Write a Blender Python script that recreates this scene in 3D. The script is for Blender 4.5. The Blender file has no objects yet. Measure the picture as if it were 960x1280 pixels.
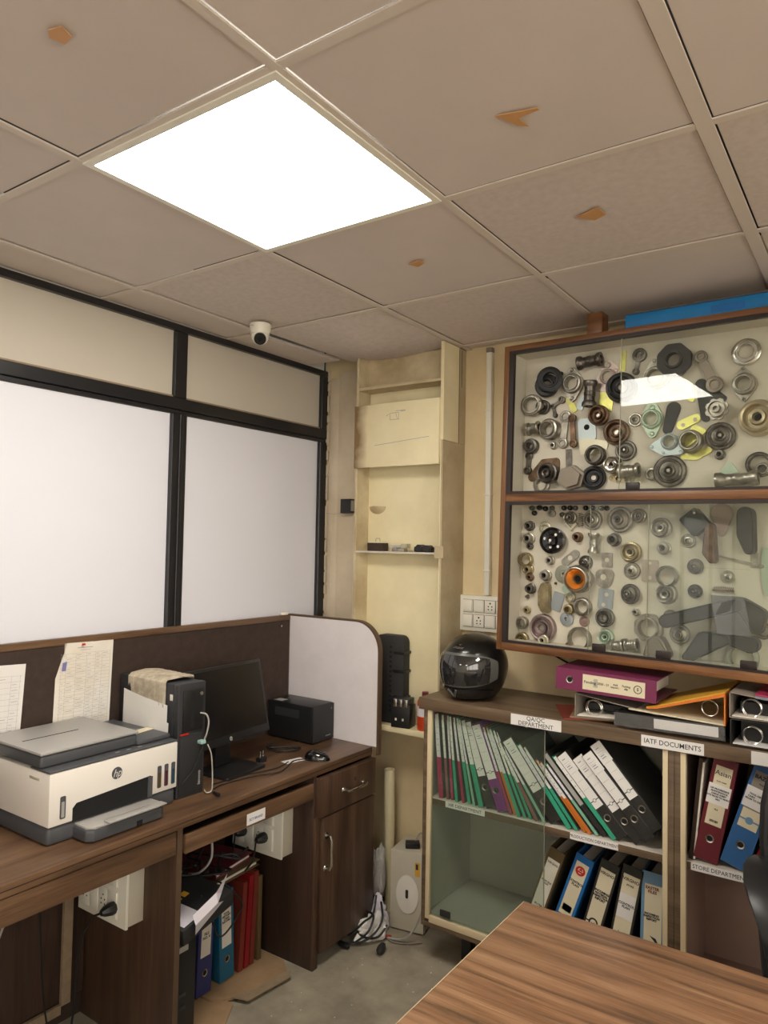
import bpy, bmesh, math, random
from mathutils import Vector, Matrix, Euler
from math import pi, sin, cos, radians as RD
random.seed(7)
SC = bpy.context.scene
COL = SC.collection

# ------------------------------------------------------------ camera
ZC = 2.45
YAW, PIT, ROL = -0.605652, 0.0427767, 0.0178309
fw = Vector((sin(YAW)*cos(PIT), cos(YAW)*cos(PIT), sin(PIT)))
r0 = Vector((cos(YAW), -sin(YAW), 0)); u0 = r0.cross(fw)
rt = cos(ROL)*r0 + sin(ROL)*u0; up = -sin(ROL)*r0 + cos(ROL)*u0
cam = bpy.data.cameras.new('camera'); co = bpy.data.objects.new('camera', cam); COL.objects.link(co)
co.matrix_world = Matrix(((rt.x, up.x, -fw.x, 1.4947), (rt.y, up.y, -fw.y, -0.92698), (rt.z, up.z, -fw.z, 1.60233), (0, 0, 0, 1)))
cam.sensor_fit = 'HORIZONTAL'; cam.sensor_width = 36; cam.lens = 911.84/960*36; cam.clip_start = .02
SC.camera = co
# ------------------------------------------------------------ world, exposure
w = bpy.data.worlds.new('world'); SC.world = w; w.use_nodes = True
w.node_tree.nodes['Background'].inputs[0].default_value = (.02, .02, .022, 1)
SC.view_settings.view_transform = 'Standard'; SC.view_settings.look = 'None'
SC.view_settings.exposure = 0.13; SC.view_settings.gamma = 1
FILL = 4.6         # radiance of the added panes behind the photographer, invented fill light
PANEL = 21.0      # radiance of the ceiling light panels

# ------------------------------------------------------------ materials
def _mat(name):
    m = bpy.data.materials.new(name); m.use_nodes = True
    return m, m.node_tree, m.node_tree.nodes['Principled BSDF']
def mat(name, c, rough=.5, metal=0, var=.0, vs=8, bump=0, bs=60, c2=None, spec=None, coat=0, wear=None):
    m, nt, b = _mat(name); N, L = nt.nodes, nt.links
    b.inputs['Base Color'].default_value = (*c, 1); b.inputs['Roughness'].default_value = rough; b.inputs['Metallic'].default_value = metal
    if spec is not None: b.inputs['Specular IOR Level'].default_value = spec
    if coat: b.inputs['Coat Weight'].default_value = coat
    tc = N.new('ShaderNodeTexCoord')
    if var or c2:
        n = N.new('ShaderNodeTexNoise'); n.inputs['Scale'].default_value = vs; n.inputs['Detail'].default_value = 6; n.inputs['Roughness'].default_value = .6
        L.new(tc.outputs['Object'], n.inputs['Vector'])
        r = N.new('ShaderNodeValToRGB'); L.new(n.outputs['Fac'], r.inputs[0])
        a = c2 or tuple(x*(1-var) for x in c)
        r.color_ramp.elements[0].position = .36; r.color_ramp.elements[0].color = (*a, 1)
        r.color_ramp.elements[1].position = .62; r.color_ramp.elements[1].color = (*c, 1)
        L.new(r.outputs[0], b.inputs['Base Color'])
    if bump:
        n2 = N.new('ShaderNodeTexNoise'); n2.inputs['Scale'].default_value = bs; n2.inputs['Detail'].default_value = 4
        L.new(tc.outputs['Object'], n2.inputs['Vector'])
        bp = N.new('ShaderNodeBump'); bp.inputs['Strength'].default_value = bump; bp.inputs['Distance'].default_value = .003
        L.new(n2.outputs['Fac'], bp.inputs['Height']); L.new(bp.outputs[0], b.inputs['Normal'])
    return m
def wood(name, cols, axis, rough=.45, stretch=14, scale=5, bump=.05, coat=0):
    # grain runs along `axis`
    m, nt, b = _mat(name); N, L = nt.nodes, nt.links
    tc = N.new('ShaderNodeTexCoord'); mp = N.new('ShaderNodeMapping')
    sc = [stretch]*3; sc['xyz'.index(axis)] = 1.0; mp.inputs['Scale'].default_value = sc
    L.new(tc.outputs['Object'], mp.inputs['Vector'])
    n = N.new('ShaderNodeTexNoise'); n.inputs['Scale'].default_value = scale*.35; n.inputs['Detail'].default_value = 7; n.inputs['Roughness'].default_value = .62; n.inputs['Distortion'].default_value = .35
    L.new(mp.outputs[0], n.inputs['Vector'])
    r = N.new('ShaderNodeValToRGB'); L.new(n.outputs['Fac'], r.inputs[0])
    E = r.color_ramp.elements; E[0].position = .34; E[0].color = (*cols[0], 1); E[1].position = .66; E[1].color = (*cols[-1], 1)
    for k, c in enumerate(cols[1:-1]):
        e = E.new(.34+.32*(k+1)/(len(cols)-1)); e.color = (*c, 1)
    mp2 = N.new('ShaderNodeMapping'); s2 = [stretch*9]*3; s2['xyz'.index(axis)] = 4; mp2.inputs['Scale'].default_value = s2
    L.new(tc.outputs['Object'], mp2.inputs['Vector'])
    n2 = N.new('ShaderNodeTexNoise'); n2.inputs['Scale'].default_value = 2; n2.inputs['Detail'].default_value = 3; L.new(mp2.outputs[0], n2.inputs['Vector'])
    mx = N.new('ShaderNodeMixRGB'); mx.blend_type = 'MULTIPLY'; mx.inputs[0].default_value = .6
    r2 = N.new('ShaderNodeValToRGB'); r2.color_ramp.elements[0].position = .3; r2.color_ramp.elements[0].color = (.55, .55, .55, 1); r2.color_ramp.elements[1].position = .65
    L.new(n2.outputs['Fac'], r2.inputs[0]); L.new(r.outputs[0], mx.inputs[1]); L.new(r2.outputs[0], mx.inputs[2])
    L.new(mx.outputs[0], b.inputs['Base Color']); b.inputs['Roughness'].default_value = rough
    if coat: b.inputs['Coat Weight'].default_value = coat; b.inputs['Coat Roughness'].default_value = .2
    bp = N.new('ShaderNodeBump'); bp.inputs['Strength'].default_value = bump; bp.inputs['Distance'].default_value = .001
    L.new(n2.outputs['Fac'], bp.inputs['Height']); L.new(bp.outputs[0], b.inputs['Normal'])
    return m
def glass(name, tint=(.97, .98, .965), dust=.015, dustc=(.6, .62, .55), rough=.0):
    m, nt, b = _mat(name); N, L = nt.nodes, nt.links
    N.remove(b); out = N['Material Output']
    t = N.new('ShaderNodeBsdfTransparent'); t.inputs[0].default_value = (*tint, 1)
    g = N.new('ShaderNodeBsdfGlossy'); g.inputs['Roughness'].default_value = rough
    d = N.new('ShaderNodeBsdfDiffuse'); d.inputs[0].default_value = (*dustc, 1)
    lw = N.new('ShaderNodeLayerWeight'); lw.inputs[0].default_value = .5     # facing = 1-cos, same on both sides of the sheet
    p5 = N.new('ShaderNodeMath'); p5.operation = 'POWER'; p5.inputs[1].default_value = 5; L.new(lw.outputs['Facing'], p5.inputs[0])
    f = N.new('ShaderNodeMath'); f.operation = 'MULTIPLY_ADD'; f.inputs[1].default_value = .95; f.inputs[2].default_value = .025; L.new(p5.outputs[0], f.inputs[0])
    a = N.new('ShaderNodeMixShader'); a.inputs[0].default_value = dust
    L.new(t.outputs[0], a.inputs[1]); L.new(d.outputs[0], a.inputs[2])
    c = N.new('ShaderNodeMixShader'); L.new(f.outputs[0], c.inputs[0]); L.new(a.outputs[0], c.inputs[1]); L.new(g.outputs[0], c.inputs[2])
    L.new(c.outputs[0], out.inputs[0])
    return m
def emit(name, c, s):
    m, nt, b = _mat(name)
    b.inputs['Base Color'].default_value = (.8, .8, .8, 1)
    b.inputs['Emission Color'].default_value = (*c, 1); b.inputs['Emission Strength'].default_value = s
    return m
M = {}
M['tile'] = mat('ceiling_board', (.70, .62, .56), .85, var=.05, vs=3, bump=.12, bs=25)
M['tile2'] = mat('speckled_board', (.69, .61, .55), .85, c2=(.63, .55, .495), vs=45, bump=.12, bs=25)
M['tbar'] = mat('grid_metal', (.70, .62, .54), .55)
M['plenum'] = mat('plenum_dark', (.05, .045, .04), .9)
M['wall'] = mat('cream_paint', (.80, .66, .40), .7, c2=(.70, .56, .34), vs=3.2, bump=.25, bs=18)
M['wall_rest'] = mat('plain_paint', (.82, .78, .70), .75, var=.04, vs=2)
M['niche'] = mat('niche_paint', (.86, .77, .50), .65, c2=(.78, .68, .43), vs=4, bump=.2, bs=20)
M['niche_dirty'] = mat('stained_paint', (.68, .58, .38), .75, c2=(.46, .36, .21), vs=5, bump=.3, bs=20)
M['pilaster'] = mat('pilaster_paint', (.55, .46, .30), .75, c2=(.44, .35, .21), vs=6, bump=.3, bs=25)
M['strip'] = mat('pinkish_plaster', (.74, .63, .47), .75, c2=(.64, .53, .38), vs=5, bump=.2)
M['panel_up'] = mat('cream_panel', (.60, .55, .46), .6, var=.04, vs=2)
M['panel_low'] = mat('white_panel', (.80, .80, .86), .5, var=.02, vs=2)
M['alu'] = mat('black_aluminium', (.012, .012, .014), .32, spec=.6)
M['whitelam'] = mat('white_laminate', (.78, .73, .74), .5, var=.05, vs=14)
M['feltbrown'] = mat('brown_board', (.048, .028, .02), .8, c2=(.037, .021, .014), vs=30, bump=.2, bs=200)
M['desk'] = wood('walnut_laminate', [(.075, .038, .020), (.155, .084, .044), (.22, .125, .068)], 'y', rough=.38, scale=4)
M['deskx'] = wood('walnut_laminate_side', [(.05, .026, .016), (.085, .045, .027), (.125, .07, .042)], 'z', rough=.42, scale=4)
M['deskdark'] = wood('dark_walnut_side', [(.03, .016, .011), (.055, .03, .02), (.07, .038, .025)], 'z', rough=.5, scale=4)
M['edgeband'] = mat('brown_edge_band', (.10, .06, .035), .5)
M['plyedge'] = mat('raw_board_edge', (.33, .24, .15), .7, var=.2, vs=30)
M['shelfwood'] = wood('dark_oak_laminate', [(.095, .060, .034), (.155, .102, .06), (.21, .145, .09)], 'x', rough=.42, scale=4)
M['creamedge'] = mat('cream_edge_band', (.68, .56, .36), .5)
M['shelfin'] = mat('grey_laminate', (.42, .41, .35), .5, var=.05, vs=6)
M['shelfdark'] = mat('taupe_laminate', (.16, .125, .10), .5, var=.08, vs=6)
M['shelfbrown'] = mat('mauve_brown_laminate', (.40, .28, .235), .5, var=.08, vs=5)
M['shelfwhite'] = mat('pale_shelf_top', (.66, .60, .52), .55)
M['frame'] = wood('red_brown_wood', [(.09, .034, .012), (.19, .078, .026), (.28, .125, .044)], 'x', rough=.4, scale=5)
M['framev'] = wood('red_brown_wood_upright', [(.11, .045, .016), (.21, .092, .034), (.29, .14, .055)], 'z', rough=.4, scale=5)
M['casein'] = mat('case_white_board', (.66, .615, .50), .55, var=.05, vs=5, bump=.05)
M['casedark'] = mat('case_darker_board', (.46, .42, .32), .6, var=.08, vs=8)
M['track'] = mat('dark_brown_track', (.022, .014, .012), .45)
M['glass'] = glass('sliding_glass')
M['glass2'] = glass('cabinet_glass', (.90, .935, .90), .04, (.42, .46, .38))
M['table'] = wood('oak_laminate', [(.125, .066, .034), (.27, .135, .066), (.36, .19, .098), (.44, .255, .14)], 'x', rough=.34, scale=5.5, stretch=16, bump=.08)
M['floor'] = mat('concrete', (.40, .35, .26), .75, c2=(.25, .215, .16), vs=5, bump=.35, bs=30)
M['white'] = mat('white_plastic', (.88, .85, .74), .35)
M['hpwhite'] = mat('warm_white_plastic', (.84, .79, .72), .38)
M['hpgrey'] = mat('light_grey_plastic', (.40, .385, .36), .42, bump=.1, bs=300)
M['hpdark'] = mat('slate_plastic', (.075, .078, .085), .42)
M['black'] = mat('black_plastic', (.012, .012, .013), .38)
M['blackm'] = mat('matt_black_plastic', (.02, .02, .021), .62)
M['void'] = mat('black_inside', (.006, .006, .006), .9)
M['screen'] = mat('monitor_glass', (.008, .007, .007), .22)
M['pc'] = mat('charcoal_metal', (.03, .031, .035), .42)
M['gloss'] = mat('gloss_black', (.006, .006, .007), .12, coat=.6)
M['visor'] = mat('smoked_visor', (.02, .02, .02), .06, coat=1)
M['helmet'] = mat('satin_black_shell', (.006, .006, .006), .28, coat=.2)
M['boardstain'] = mat('stained_front_board', (.86, .77, .50), .65, c2=(.80, .70, .45), vs=6, bump=.2, bs=20)
def _stain(m):
    # an old brown damp stain soaked into the left end of the board
    N, L = m.node_tree.nodes, m.node_tree.links; b = N['Principled BSDF']; src = b.inputs['Base Color'].links[0].from_socket
    tc = N.new('ShaderNodeTexCoord'); sx = N.new('ShaderNodeSeparateXYZ'); L.new(tc.outputs['Object'], sx.inputs[0])
    mr = N.new('ShaderNodeMapRange'); mr.inputs['From Min'].default_value = -.475; mr.inputs['From Max'].default_value = -.385; mr.inputs['To Min'].default_value = 1; mr.inputs['To Max'].default_value = 0
    L.new(sx.outputs['X'], mr.inputs['Value'])
    n = N.new('ShaderNodeTexNoise'); n.inputs['Scale'].default_value = 9; n.inputs['Detail'].default_value = 7; L.new(tc.outputs['Object'], n.inputs['Vector'])
    mu = N.new('ShaderNodeMath'); mu.operation = 'MULTIPLY'; L.new(mr.outputs[0], mu.inputs[0]); L.new(n.outputs['Fac'], mu.inputs[1])
    r = N.new('ShaderNodeMapRange'); r.inputs['From Min'].default_value = .08; r.inputs['From Max'].default_value = .42; L.new(mu.outputs[0], r.inputs['Value'])
    mx = N.new('ShaderNodeMixRGB'); L.new(r.outputs[0], mx.inputs[0]); L.new(src, mx.inputs[1]); mx.inputs[2].default_value = (.24, .15, .07, 1)
    L.new(mx.outputs[0], b.inputs['Base Color'])
_stain(M['boardstain'])
M['helmetgrey'] = mat('grey_visor_rim', (.11, .11, .10), .35)
M['red'] = mat('red_plastic', (.55, .02, .015), .4)
M['orange'] = mat('orange_card', (.72, .20, .03), .5)
M['yellow_c'] = mat('yellow_card', (.72, .40, .04), .5)
M['paper'] = mat('paper_white', (.80, .775, .74), .8, var=.02, vs=20)
M['paperaged'] = mat('paper_aged', (.82, .78, .71), .8, c2=(.77, .70, .59), vs=7)
M['pocket_side'] = mat('smoky_file_side', (.045, .06, .052), .35)
M['paperlav'] = mat('paper_cool_white', (.74, .70, .76), .8)
M['ink'] = mat('ink', (.03, .03, .035), .8)
M['inkgrey'] = mat('faint_ink', (.34, .33, .34), .9)
M['inkblue'] = mat('blue_ink', (.20, .2, .42), .9)
M['cloth'] = mat('old_cloth', (.50, .44, .34), .95, c2=(.36, .30, .22), vs=40, bump=.3, bs=90)
M['labelcream'] = mat('cream_label', (.74, .66, .47), .6)
M['magenta'] = mat('magenta_file', (.36, .03, .085), .42)
M['pinkbrown'] = mat('dusty_rose_file', (.22, .09, .08), .45)
M['green'] = mat('sea_green_file', (.035, .34, .20), .42)
M['greenlight'] = mat('mint_file', (.22, .45, .32), .42)
M['purple'] = mat('purple_file', (.17, .025, .18), .4)
M['fileorange'] = mat('orange_file', (.60, .17, .02), .45)
M['clearplastic'] = glass('clear_pocket', (.9, .92, .9), .55, (.50, .48, .44), .2)
M['maroon'] = mat('maroon_cover', (.15, .018, .028), .36)
M['plum'] = mat('plum_cover', (.19, .03, .085), .38)
M['bluefile'] = mat('blue_cover', (.035, .13, .33), .38)
M['bluebright'] = mat('bright_blue_cover', (.012, .14, .42), .4)
M['teal'] = mat('teal_blue_cover', (.01, .12, .22), .4)
M['violetblue'] = mat('violet_blue_cover', (.03, .04, .17), .4)
M['paleblue'] = mat('pale_blue_cover', (.16, .30, .45), .4)
M['redfile'] = mat('red_cover', (.27, .010, .015), .38)
M['redpaper'] = mat('red_card_files', (.20, .03, .018), .6)
M['blackfile'] = mat('black_marbled_cover', (.018, .017, .016), .45, c2=(.03, .028, .025), vs=120)
M['brownfile'] = mat('brown_cover', (.13, .085, .035), .5)
M['board'] = mat('grey_board', (.26, .22, .18), .8)
M['blueprint'] = mat('blue_carton', (.01, .20, .50), .5, var=.15, vs=12)
M['cardboard'] = mat('cardboard', (.40, .26, .14), .85, c2=(.30, .19, .10), vs=6, bump=.2)
M['chrome'] = mat('chrome', (.62, .60, .55), .25, 1)
M['steel'] = mat('machined_steel', (.46, .435, .37), .36, .85, c2=(.26, .24, .2), vs=30)
M['darksteel'] = mat('oiled_steel', (.20, .185, .16), .4, .8, c2=(.07, .06, .05), vs=30)
M['bronze'] = mat('bronzed_steel', (.25, .16, .10), .42, .75, c2=(.09, .055, .035), vs=30)
M['rubber'] = mat('black_rubber', (.010, .010, .010), .5)
M['yellow'] = mat('yellow_zinc', (.62, .60, .16), .35, .55, c2=(.42, .40, .13), vs=25)
M['palezinc'] = mat('pale_zinc', (.55, .52, .38), .4, .6)
M['pinkzinc'] = mat('pinkish_zinc', (.55, .42, .40), .4, .5, c2=(.45, .42, .32), vs=30)
M['bluezinc'] = mat('bluish_zinc', (.45, .52, .52), .4, .5)
M['greenzinc'] = mat('greenish_zinc', (.42, .52, .40), .42, .4)
M['greygreen'] = mat('grey_green_steel', (.33, .33, .26), .5, .5)
M['bluegrey'] = mat('blue_grey_steel', (.36, .40, .42), .5, .5)
M['greybrown'] = mat('grey_brown_steel', (.25, .215, .17), .42, .7)
M['purplesteel'] = mat('purplish_steel', (.33, .26, .25), .35, .8)
M['brass'] = mat('dull_brass', (.45, .38, .22), .38, .8, c2=(.25, .2, .11), vs=25)
M['gold'] = mat('gold_steel', (.52, .45, .30), .35, .8)
M['copper'] = mat('copper_brown', (.34, .24, .2), .5, .5)
M['copperplate'] = mat('pale_copper', (.44, .37, .31), .5, .4)
M['rusty'] = mat('rusty_steel', (.22, .13, .08), .6, .5, c2=(.12, .06, .04), vs=40)
M['orangeglow'] = mat('polished_copper', (.85, .38, .08), .3, .7)
M['reflect_film'] = glass('painted_reflection', (.88, .88, .92), .28, (.6, .58, .66), .15)
M['polybag'] = mat('milky_plastic_bag', (.50, .48, .45), .3)
M['tape'] = mat('brown_tape', (.62, .33, .13), .5)
M['fillpane'] = emit('fill_light_pane', (1, .94, .85), FILL)
M['led'] = emit('led_diffuser', (1, .955, .87), PANEL)
M['cable'] = mat('black_cable', (.01, .01, .01), .5)
M['cablew'] = mat('white_cable', (.42, .40, .34), .5)
M['cabler'] = mat('red_cable', (.4, .05, .03), .5)
M['stab'] = mat('ivory_metal', (.60, .55, .44), .5, var=.05)
M['mint'] = mat('mint_plastic', (.35, .55, .50), .4)
M['bottle'] = mat('red_orange_bottle', (.62, .06, .015), .35)

# ------------------------------------------------------------ mesh builder
class G:
    def __init__(s): s.v = []; s.f = []
    def add(s, vs, fs, T=None):
        o = len(s.v)
        for p in vs: s.v.append(tuple(T @ Vector(p)) if T else tuple(p))
        for f in fs: s.f.append([i+o for i in f])
        return s
    def box(s, x0, x1, y0, y1, z0, z1, T=None):
        vs = [(x, y, z) for x in (x0, x1) for y in (y0, y1) for z in (z0, z1)]
        return s.add(vs, [(0, 1, 3, 2), (4, 6, 7, 5), (0, 4, 5, 1), (2, 3, 7, 6), (0, 2, 6, 4), (1, 5, 7, 3)], T)
    def prism(s, pts, a, b, pl='xz', T=None):
        # closed outline in plane pl, extruded from a to b along the third axis
        def P(u, v, t): return {'xz': (u, t, v), 'xy': (u, v, t), 'yz': (t, u, v)}[pl]
        n = len(pts); vs = [P(u, v, a) for u, v in pts] + [P(u, v, b) for u, v in pts]
        fs = [list(range(n)), list(range(2*n-1, n-1, -1))] + [(i, i+n, (i+1) % n+n, (i+1) % n) for i in range(n)]
        return s.add(vs, fs, T)
    def lathe(s, prof, n=24, T=None, ax='y'):
        # profile (r, t): t along the axis; 'y' means towards -y
        vs = []; fs = []; m = len(prof)
        for i in range(n):
            a = 2*pi*i/n
            for r, t in prof:
                vs.append((r*cos(a), -t, r*sin(a)) if ax == 'y' else ((r*cos(a), r*sin(a), t) if ax == 'z' else (t, r*cos(a), r*sin(a))))
        for i in range(n):
            j = (i+1) % n
            for k in range(m-1): fs.append((i*m+k, j*m+k, j*m+k+1, i*m+k+1))
        return s.add(vs, fs, T)
    def holed(s, pts, ri, a, b, c=(0, 0), T=None, n=28):
        # plate with star-shaped outline and a round hole, in xz, from y=a to y=b
        out = []; inn = []
        for k in range(n):
            t = 2*pi*k/n; dx, dz = cos(t), sin(t); best = ri*1.02
            for i in range(len(pts)):
                x1, z1 = pts[i][0]-c[0], pts[i][1]-c[1]; x2, z2 = pts[(i+1) % len(pts)][0]-c[0], pts[(i+1) % len(pts)][1]-c[1]
                ex, ez = x2-x1, z2-z1; den = dx*ez-dz*ex
                if abs(den) < 1e-12: continue
                tt = (x1*ez-z1*ex)/den; uu = (x1*dz-z1*dx)/den
                if tt > 0 and -1e-6 <= uu <= 1+1e-6: best = max(best, tt)
            out.append((c[0]+dx*best, c[1]+dz*best)); inn.append((c[0]+dx*ri, c[1]+dz*ri))
        vs = [(x, a, z) for x, z in out]+[(x, b, z) for x, z in out]+[(x, a, z) for x, z in inn]+[(x, b, z) for x, z in inn]
        fs = []
        for i in range(n):
            j = (i+1) % n
            fs += [(i, j, j+n, i+n), (i+2*n, i+3*n, j+3*n, j+2*n), (i, i+2*n, j+2*n, j), (i+n, j+n, j+3*n, i+3*n)]
        return s.add(vs, fs, T)
    def cyl(s, p, q, r, n=12, r2=None):
        return s.tube([p, q], r, n, r2)
    def tube(s, pts, r, n=8, r2=None, cap=True):
        P = [Vector(p) for p in pts]; m = len(P); vs = []; fs = []; prev = None
        for i, p in enumerate(P):
            d = (P[min(i+1, m-1)]-P[max(i-1, 0)]).normalized()
            if prev is None:
                a = Vector((0, 0, 1)) if abs(d.z) < .9 else Vector((1, 0, 0)); u_ = d.cross(a).normalized()
            else: u_ = (prev-d*prev.dot(d)).normalized()
            prev = u_; w_ = d.cross(u_); rr = r if r2 is None else r+(r2-r)*i/(m-1)
            for k in range(n): vs.append(p+rr*(cos(2*pi*k/n)*u_+sin(2*pi*k/n)*w_))
        for i in range(m-1):
            for k in range(n): fs.append((i*n+k, i*n+(k+1) % n, (i+1)*n+(k+1) % n, (i+1)*n+k))
        if cap: fs += [list(range(n-1, -1, -1)), [(m-1)*n+k for k in range(n)]]
        return s.add(vs, fs)
    def build(s, name, m, parent=None, bevel=0, smooth=True, seg=2, ang=35):
        me = bpy.data.meshes.new(name); me.from_pydata([tuple(v) for v in s.v], [], s.f)
        bm = bmesh.new(); bm.from_mesh(me); bmesh.ops.recalc_face_normals(bm, faces=bm.faces)
        if bevel:
            es = [e for e in bm.edges if len(e.link_faces) == 2 and e.calc_face_angle(0) > RD(30)]
            bmesh.ops.bevel(bm, geom=es, offset=bevel, segments=seg, profile=.5, affect='EDGES', clamp_overlap=True)
        bm.to_mesh(me); bm.free()
        if smooth:
            me.shade_smooth(); me.set_sharp_from_angle(angle=RD(ang))
        me.materials.append(M[m] if isinstance(m, str) else m)
        o = bpy.data.objects.new(name, me); COL.objects.link(o)
        if parent: o.parent = parent
        return o
def box(name, m, b, parent=None, bevel=0, T=None, **k): return G().box(*b, T=T).build(name, m, parent, bevel, **k)
def tag(o, label, cat, group=None):
    o['label'] = label; o['category'] = cat
    if group: o['group'] = group
    return o
def thing(name, label, cat, loc=(0, 0, 0), rot=(0, 0, 0), group=None, mw=None):
    o = bpy.data.objects.new(name, None); COL.objects.link(o); o.empty_display_size = .05
    if mw is not None: o.matrix_world = mw
    else: o.location = loc; o.rotation_euler = rot
    return tag(o, label, cat, group)
def struct(o): o['kind'] = 'structure'; return o
def stuff(o): o['kind'] = 'stuff'; return o
def lab(o, t): o['label'] = t; return o
def rrect(x0, x1, z0, z1, r, n=4):
    P = []
    for cx, cz, a0 in ((x1-r, z1-r, 0), (x0+r, z1-r, 90), (x0+r, z0+r, 180), (x1-r, z0+r, 270)):
        for k in range(n+1):
            a = RD(a0+90*k/n); P.append((cx+r*cos(a), cz+r*sin(a)))
    return P
_dg = None
FY = Matrix.Rotation(pi/2, 4, 'X')                                  # text facing -y
FX = Matrix.Rotation(pi/2, 4, 'Z') @ Matrix.Rotation(pi/2, 4, 'X')  # text facing +x
def text(body, size, T, parent, m='ink', name='lettering', bold=.0, align='CENTER', shear=0, sx=1.0, ls=.95):
    cu = bpy.data.curves.new('t', 'FONT'); cu.body = body; cu.size = size; cu.align_x = align; cu.align_y = 'CENTER'
    cu.offset = bold; cu.extrude = .0002; cu.shear = shear; cu.space_line = ls; cu.resolution_u = 2
    to = bpy.data.objects.new('t', cu); COL.objects.link(to)
    bpy.context.view_layer.update()
    me = bpy.data.meshes.new_from_object(to.evaluated_get(bpy.context.evaluated_depsgraph_get()))
    bpy.data.objects.remove(to); bpy.data.curves.remove(cu)
    me.transform(Matrix.Diagonal((sx, 1, 1, 1))); me.transform(T); me.materials.clear(); me.materials.append(M[m])
    me.name = name; o = bpy.data.objects.new(name, me); COL.objects.link(o); o.parent = parent
    return o
def at(x, y, z, R=FY): return Matrix.Translation((x, y, z)) @ R

# ------------------------------------------------------------ room shell
X0, X1, Y0, Y1 = -.812, 3.6, -5.4, 1.87
struct(box('floor', 'floor', (X0-.15, X1+.1, Y0-.1, Y1+.1, -.08, 0)))
ceil = struct(box('ceiling', 'plenum', (X0-.15, X1+.1, Y0-.1, Y1+.1, 2.70, 2.76)))
lights = {(0, 0), (4, 0), (0, -7), (4, -7)}
tiles = {}
def tile_mesh(w, d, key, sag=0):
    k = (round(w, 3), round(d, 3), key, sag)
    if k in tiles: return tiles[k]
    if sag:
        g = G(); n = 10; vs = []; fs = []
        for i in range(n+1):
            for j in range(n+1):
                vs.append((w*i/n, d*j/n, -sag*sin(pi*i/n)*sin(pi*min(1, j/n*.85))))
        for i in range(n):
            for j in range(n): a = i*(n+1)+j; fs.append((a, a+1, a+n+2, a+n+1))
        g.add(vs, fs); g.add([(x, y, z+.012) for x, y, z in vs], [tuple(reversed(f)) for f in fs])
        o = g.build('ceiling_tile', key, None)
    else: o = box('ceiling_tile', key, (0, w, 0, d, 0, .012), bevel=.0015, seg=1)
    tiles[k] = o.data; bpy.data.objects.remove(o); return tiles[k]
ii = list(range(-1, 6)); jj = list(range(-9, 4))
for i in range(-2, 7):
    for j in range(-9, 4):
        xa, xb = max(X0+.01, i*.6), min(X1, (i+1)*.6); ya, yb = max(Y0, j*.6), min(Y1, (j+1)*.6)
        if xb-xa < .03 or yb-ya < .03 or (i, j) in lights: continue
        if (i, j) == (-2, 3): continue                              # the missing corner piece
        if j == 3 and i < 0: continue
        if (i, j) == (-2, 2):                                       # cut short, with an open wedge beside it
            g = G(); g.prism([(xa, 1.205), (-.640, 1.205), (-.610, 1.725), (xa, 1.705)], 2.451, 2.462, 'xy'); g.build('ceiling_tile', 'tile', ceil); continue
        el, er = (.0185 if i == 2 else .0122), (.0185 if i == 1 else .0122); e = .0122; w_, d_ = xb-xa-el-er, yb-ya-2*e
        key = 'tile2' if (i, j) in ((1, 1), (-1, 1), (0, 2), (-1, 2)) or (i+j*3) % 5 == 0 else 'tile'
        sag = .042 if (i, j) == (-1, 2) else 0
        t = bpy.data.objects.new('ceiling_tile', tile_mesh(w_, d_, key, sag)); COL.objects.link(t); t.parent = ceil
        t.location = (xa+el, ya+e, 2.4535+random.uniform(0, .0015))
        t.rotation_euler = (random.uniform(-.002, .002), random.uniform(-.002, .002), 0)
for i in range(-1, 6):
    x = i*.6; wd = .017 if i == 2 else .0115
    if i == -1: segs = [(Y0, 1.19)]
    else: segs = [(Y0, Y1)]
    for a, b in segs:
        o = box('grid_bar', 'tbar', (x-wd, x+wd-.0010, a, b, 2.4488, 2.4530), ceil, bevel=.0006, seg=1)
for j in range(-9, 4):
    y = j*.6
    o = box('grid_bar', 'tbar', (X0 if j < 3 else -.46, X1, y-.0115, y+.0104, 2.4492, 2.4534), ceil, bevel=.0006, seg=1)
box('wall_angle', 'tbar', (X0, X0+.02, Y0, 1.75, 2.448, 2.450), ceil)
for (i, j) in sorted(lights):
    x, y = i*.6, j*.6
    lbl = {(0, 0): 'square LED panel light glowing in the ceiling grid', (4, 0): 'square LED panel light at the right side, outside the picture', (0, -7): 'square LED panel light far behind the camera on the left', (4, -7): 'square LED panel light far behind the camera on the right'}[(i, j)]
    t = thing('ceiling_light', lbl, 'ceiling light', (x, y, 2.4455))
    g = G()
    for b in ((.004, .596, .004, .022), (.004, .596, .578, .596), (.004, .022, .022, .578), (.578, .596, .022, .578)): g.box(*b, 0, .012)
    g.build('frame', 'white', t)
    box('diffuser', 'led', (.022, .578, .022, .578, .003, .010), t)
# brown scraps of tape left on the tiles
for lbl, (x, y), P in (('torn brown tape scrap near the left edge of the ceiling', (.355, -.262), [(-.022, -.008), (-.005, -.02), (.02, -.012), (.012, .012), (-.016, .016)]),
    ('arrow-shaped torn brown tape scrap, largest on the ceiling', (.899, .364), [(-.035, -.02), (-.005, -.012), (.045, .0), (.046, .008), (.0, .012), (.006, .05), (-.012, .035)]),
    ('kite-shaped brown tape scrap on the tile nearest the display case', (.876, .867), [(-.035, -.006), (.03, -.032), (.034, .018), (.0, .036)]),
    ('small curled brown tape scrap right of the light panel', (.323, .911), [(-.02, -.012), (.024, -.024), (.03, .002), (-.004, .02)])):
    g = G(); g.prism(P, 2.4478, 2.4495, 'xy'); o = g.build('tape_scrap', 'tape'); 
    o.location = (x, y, 0); tag(o, lbl, 'tape')

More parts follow.
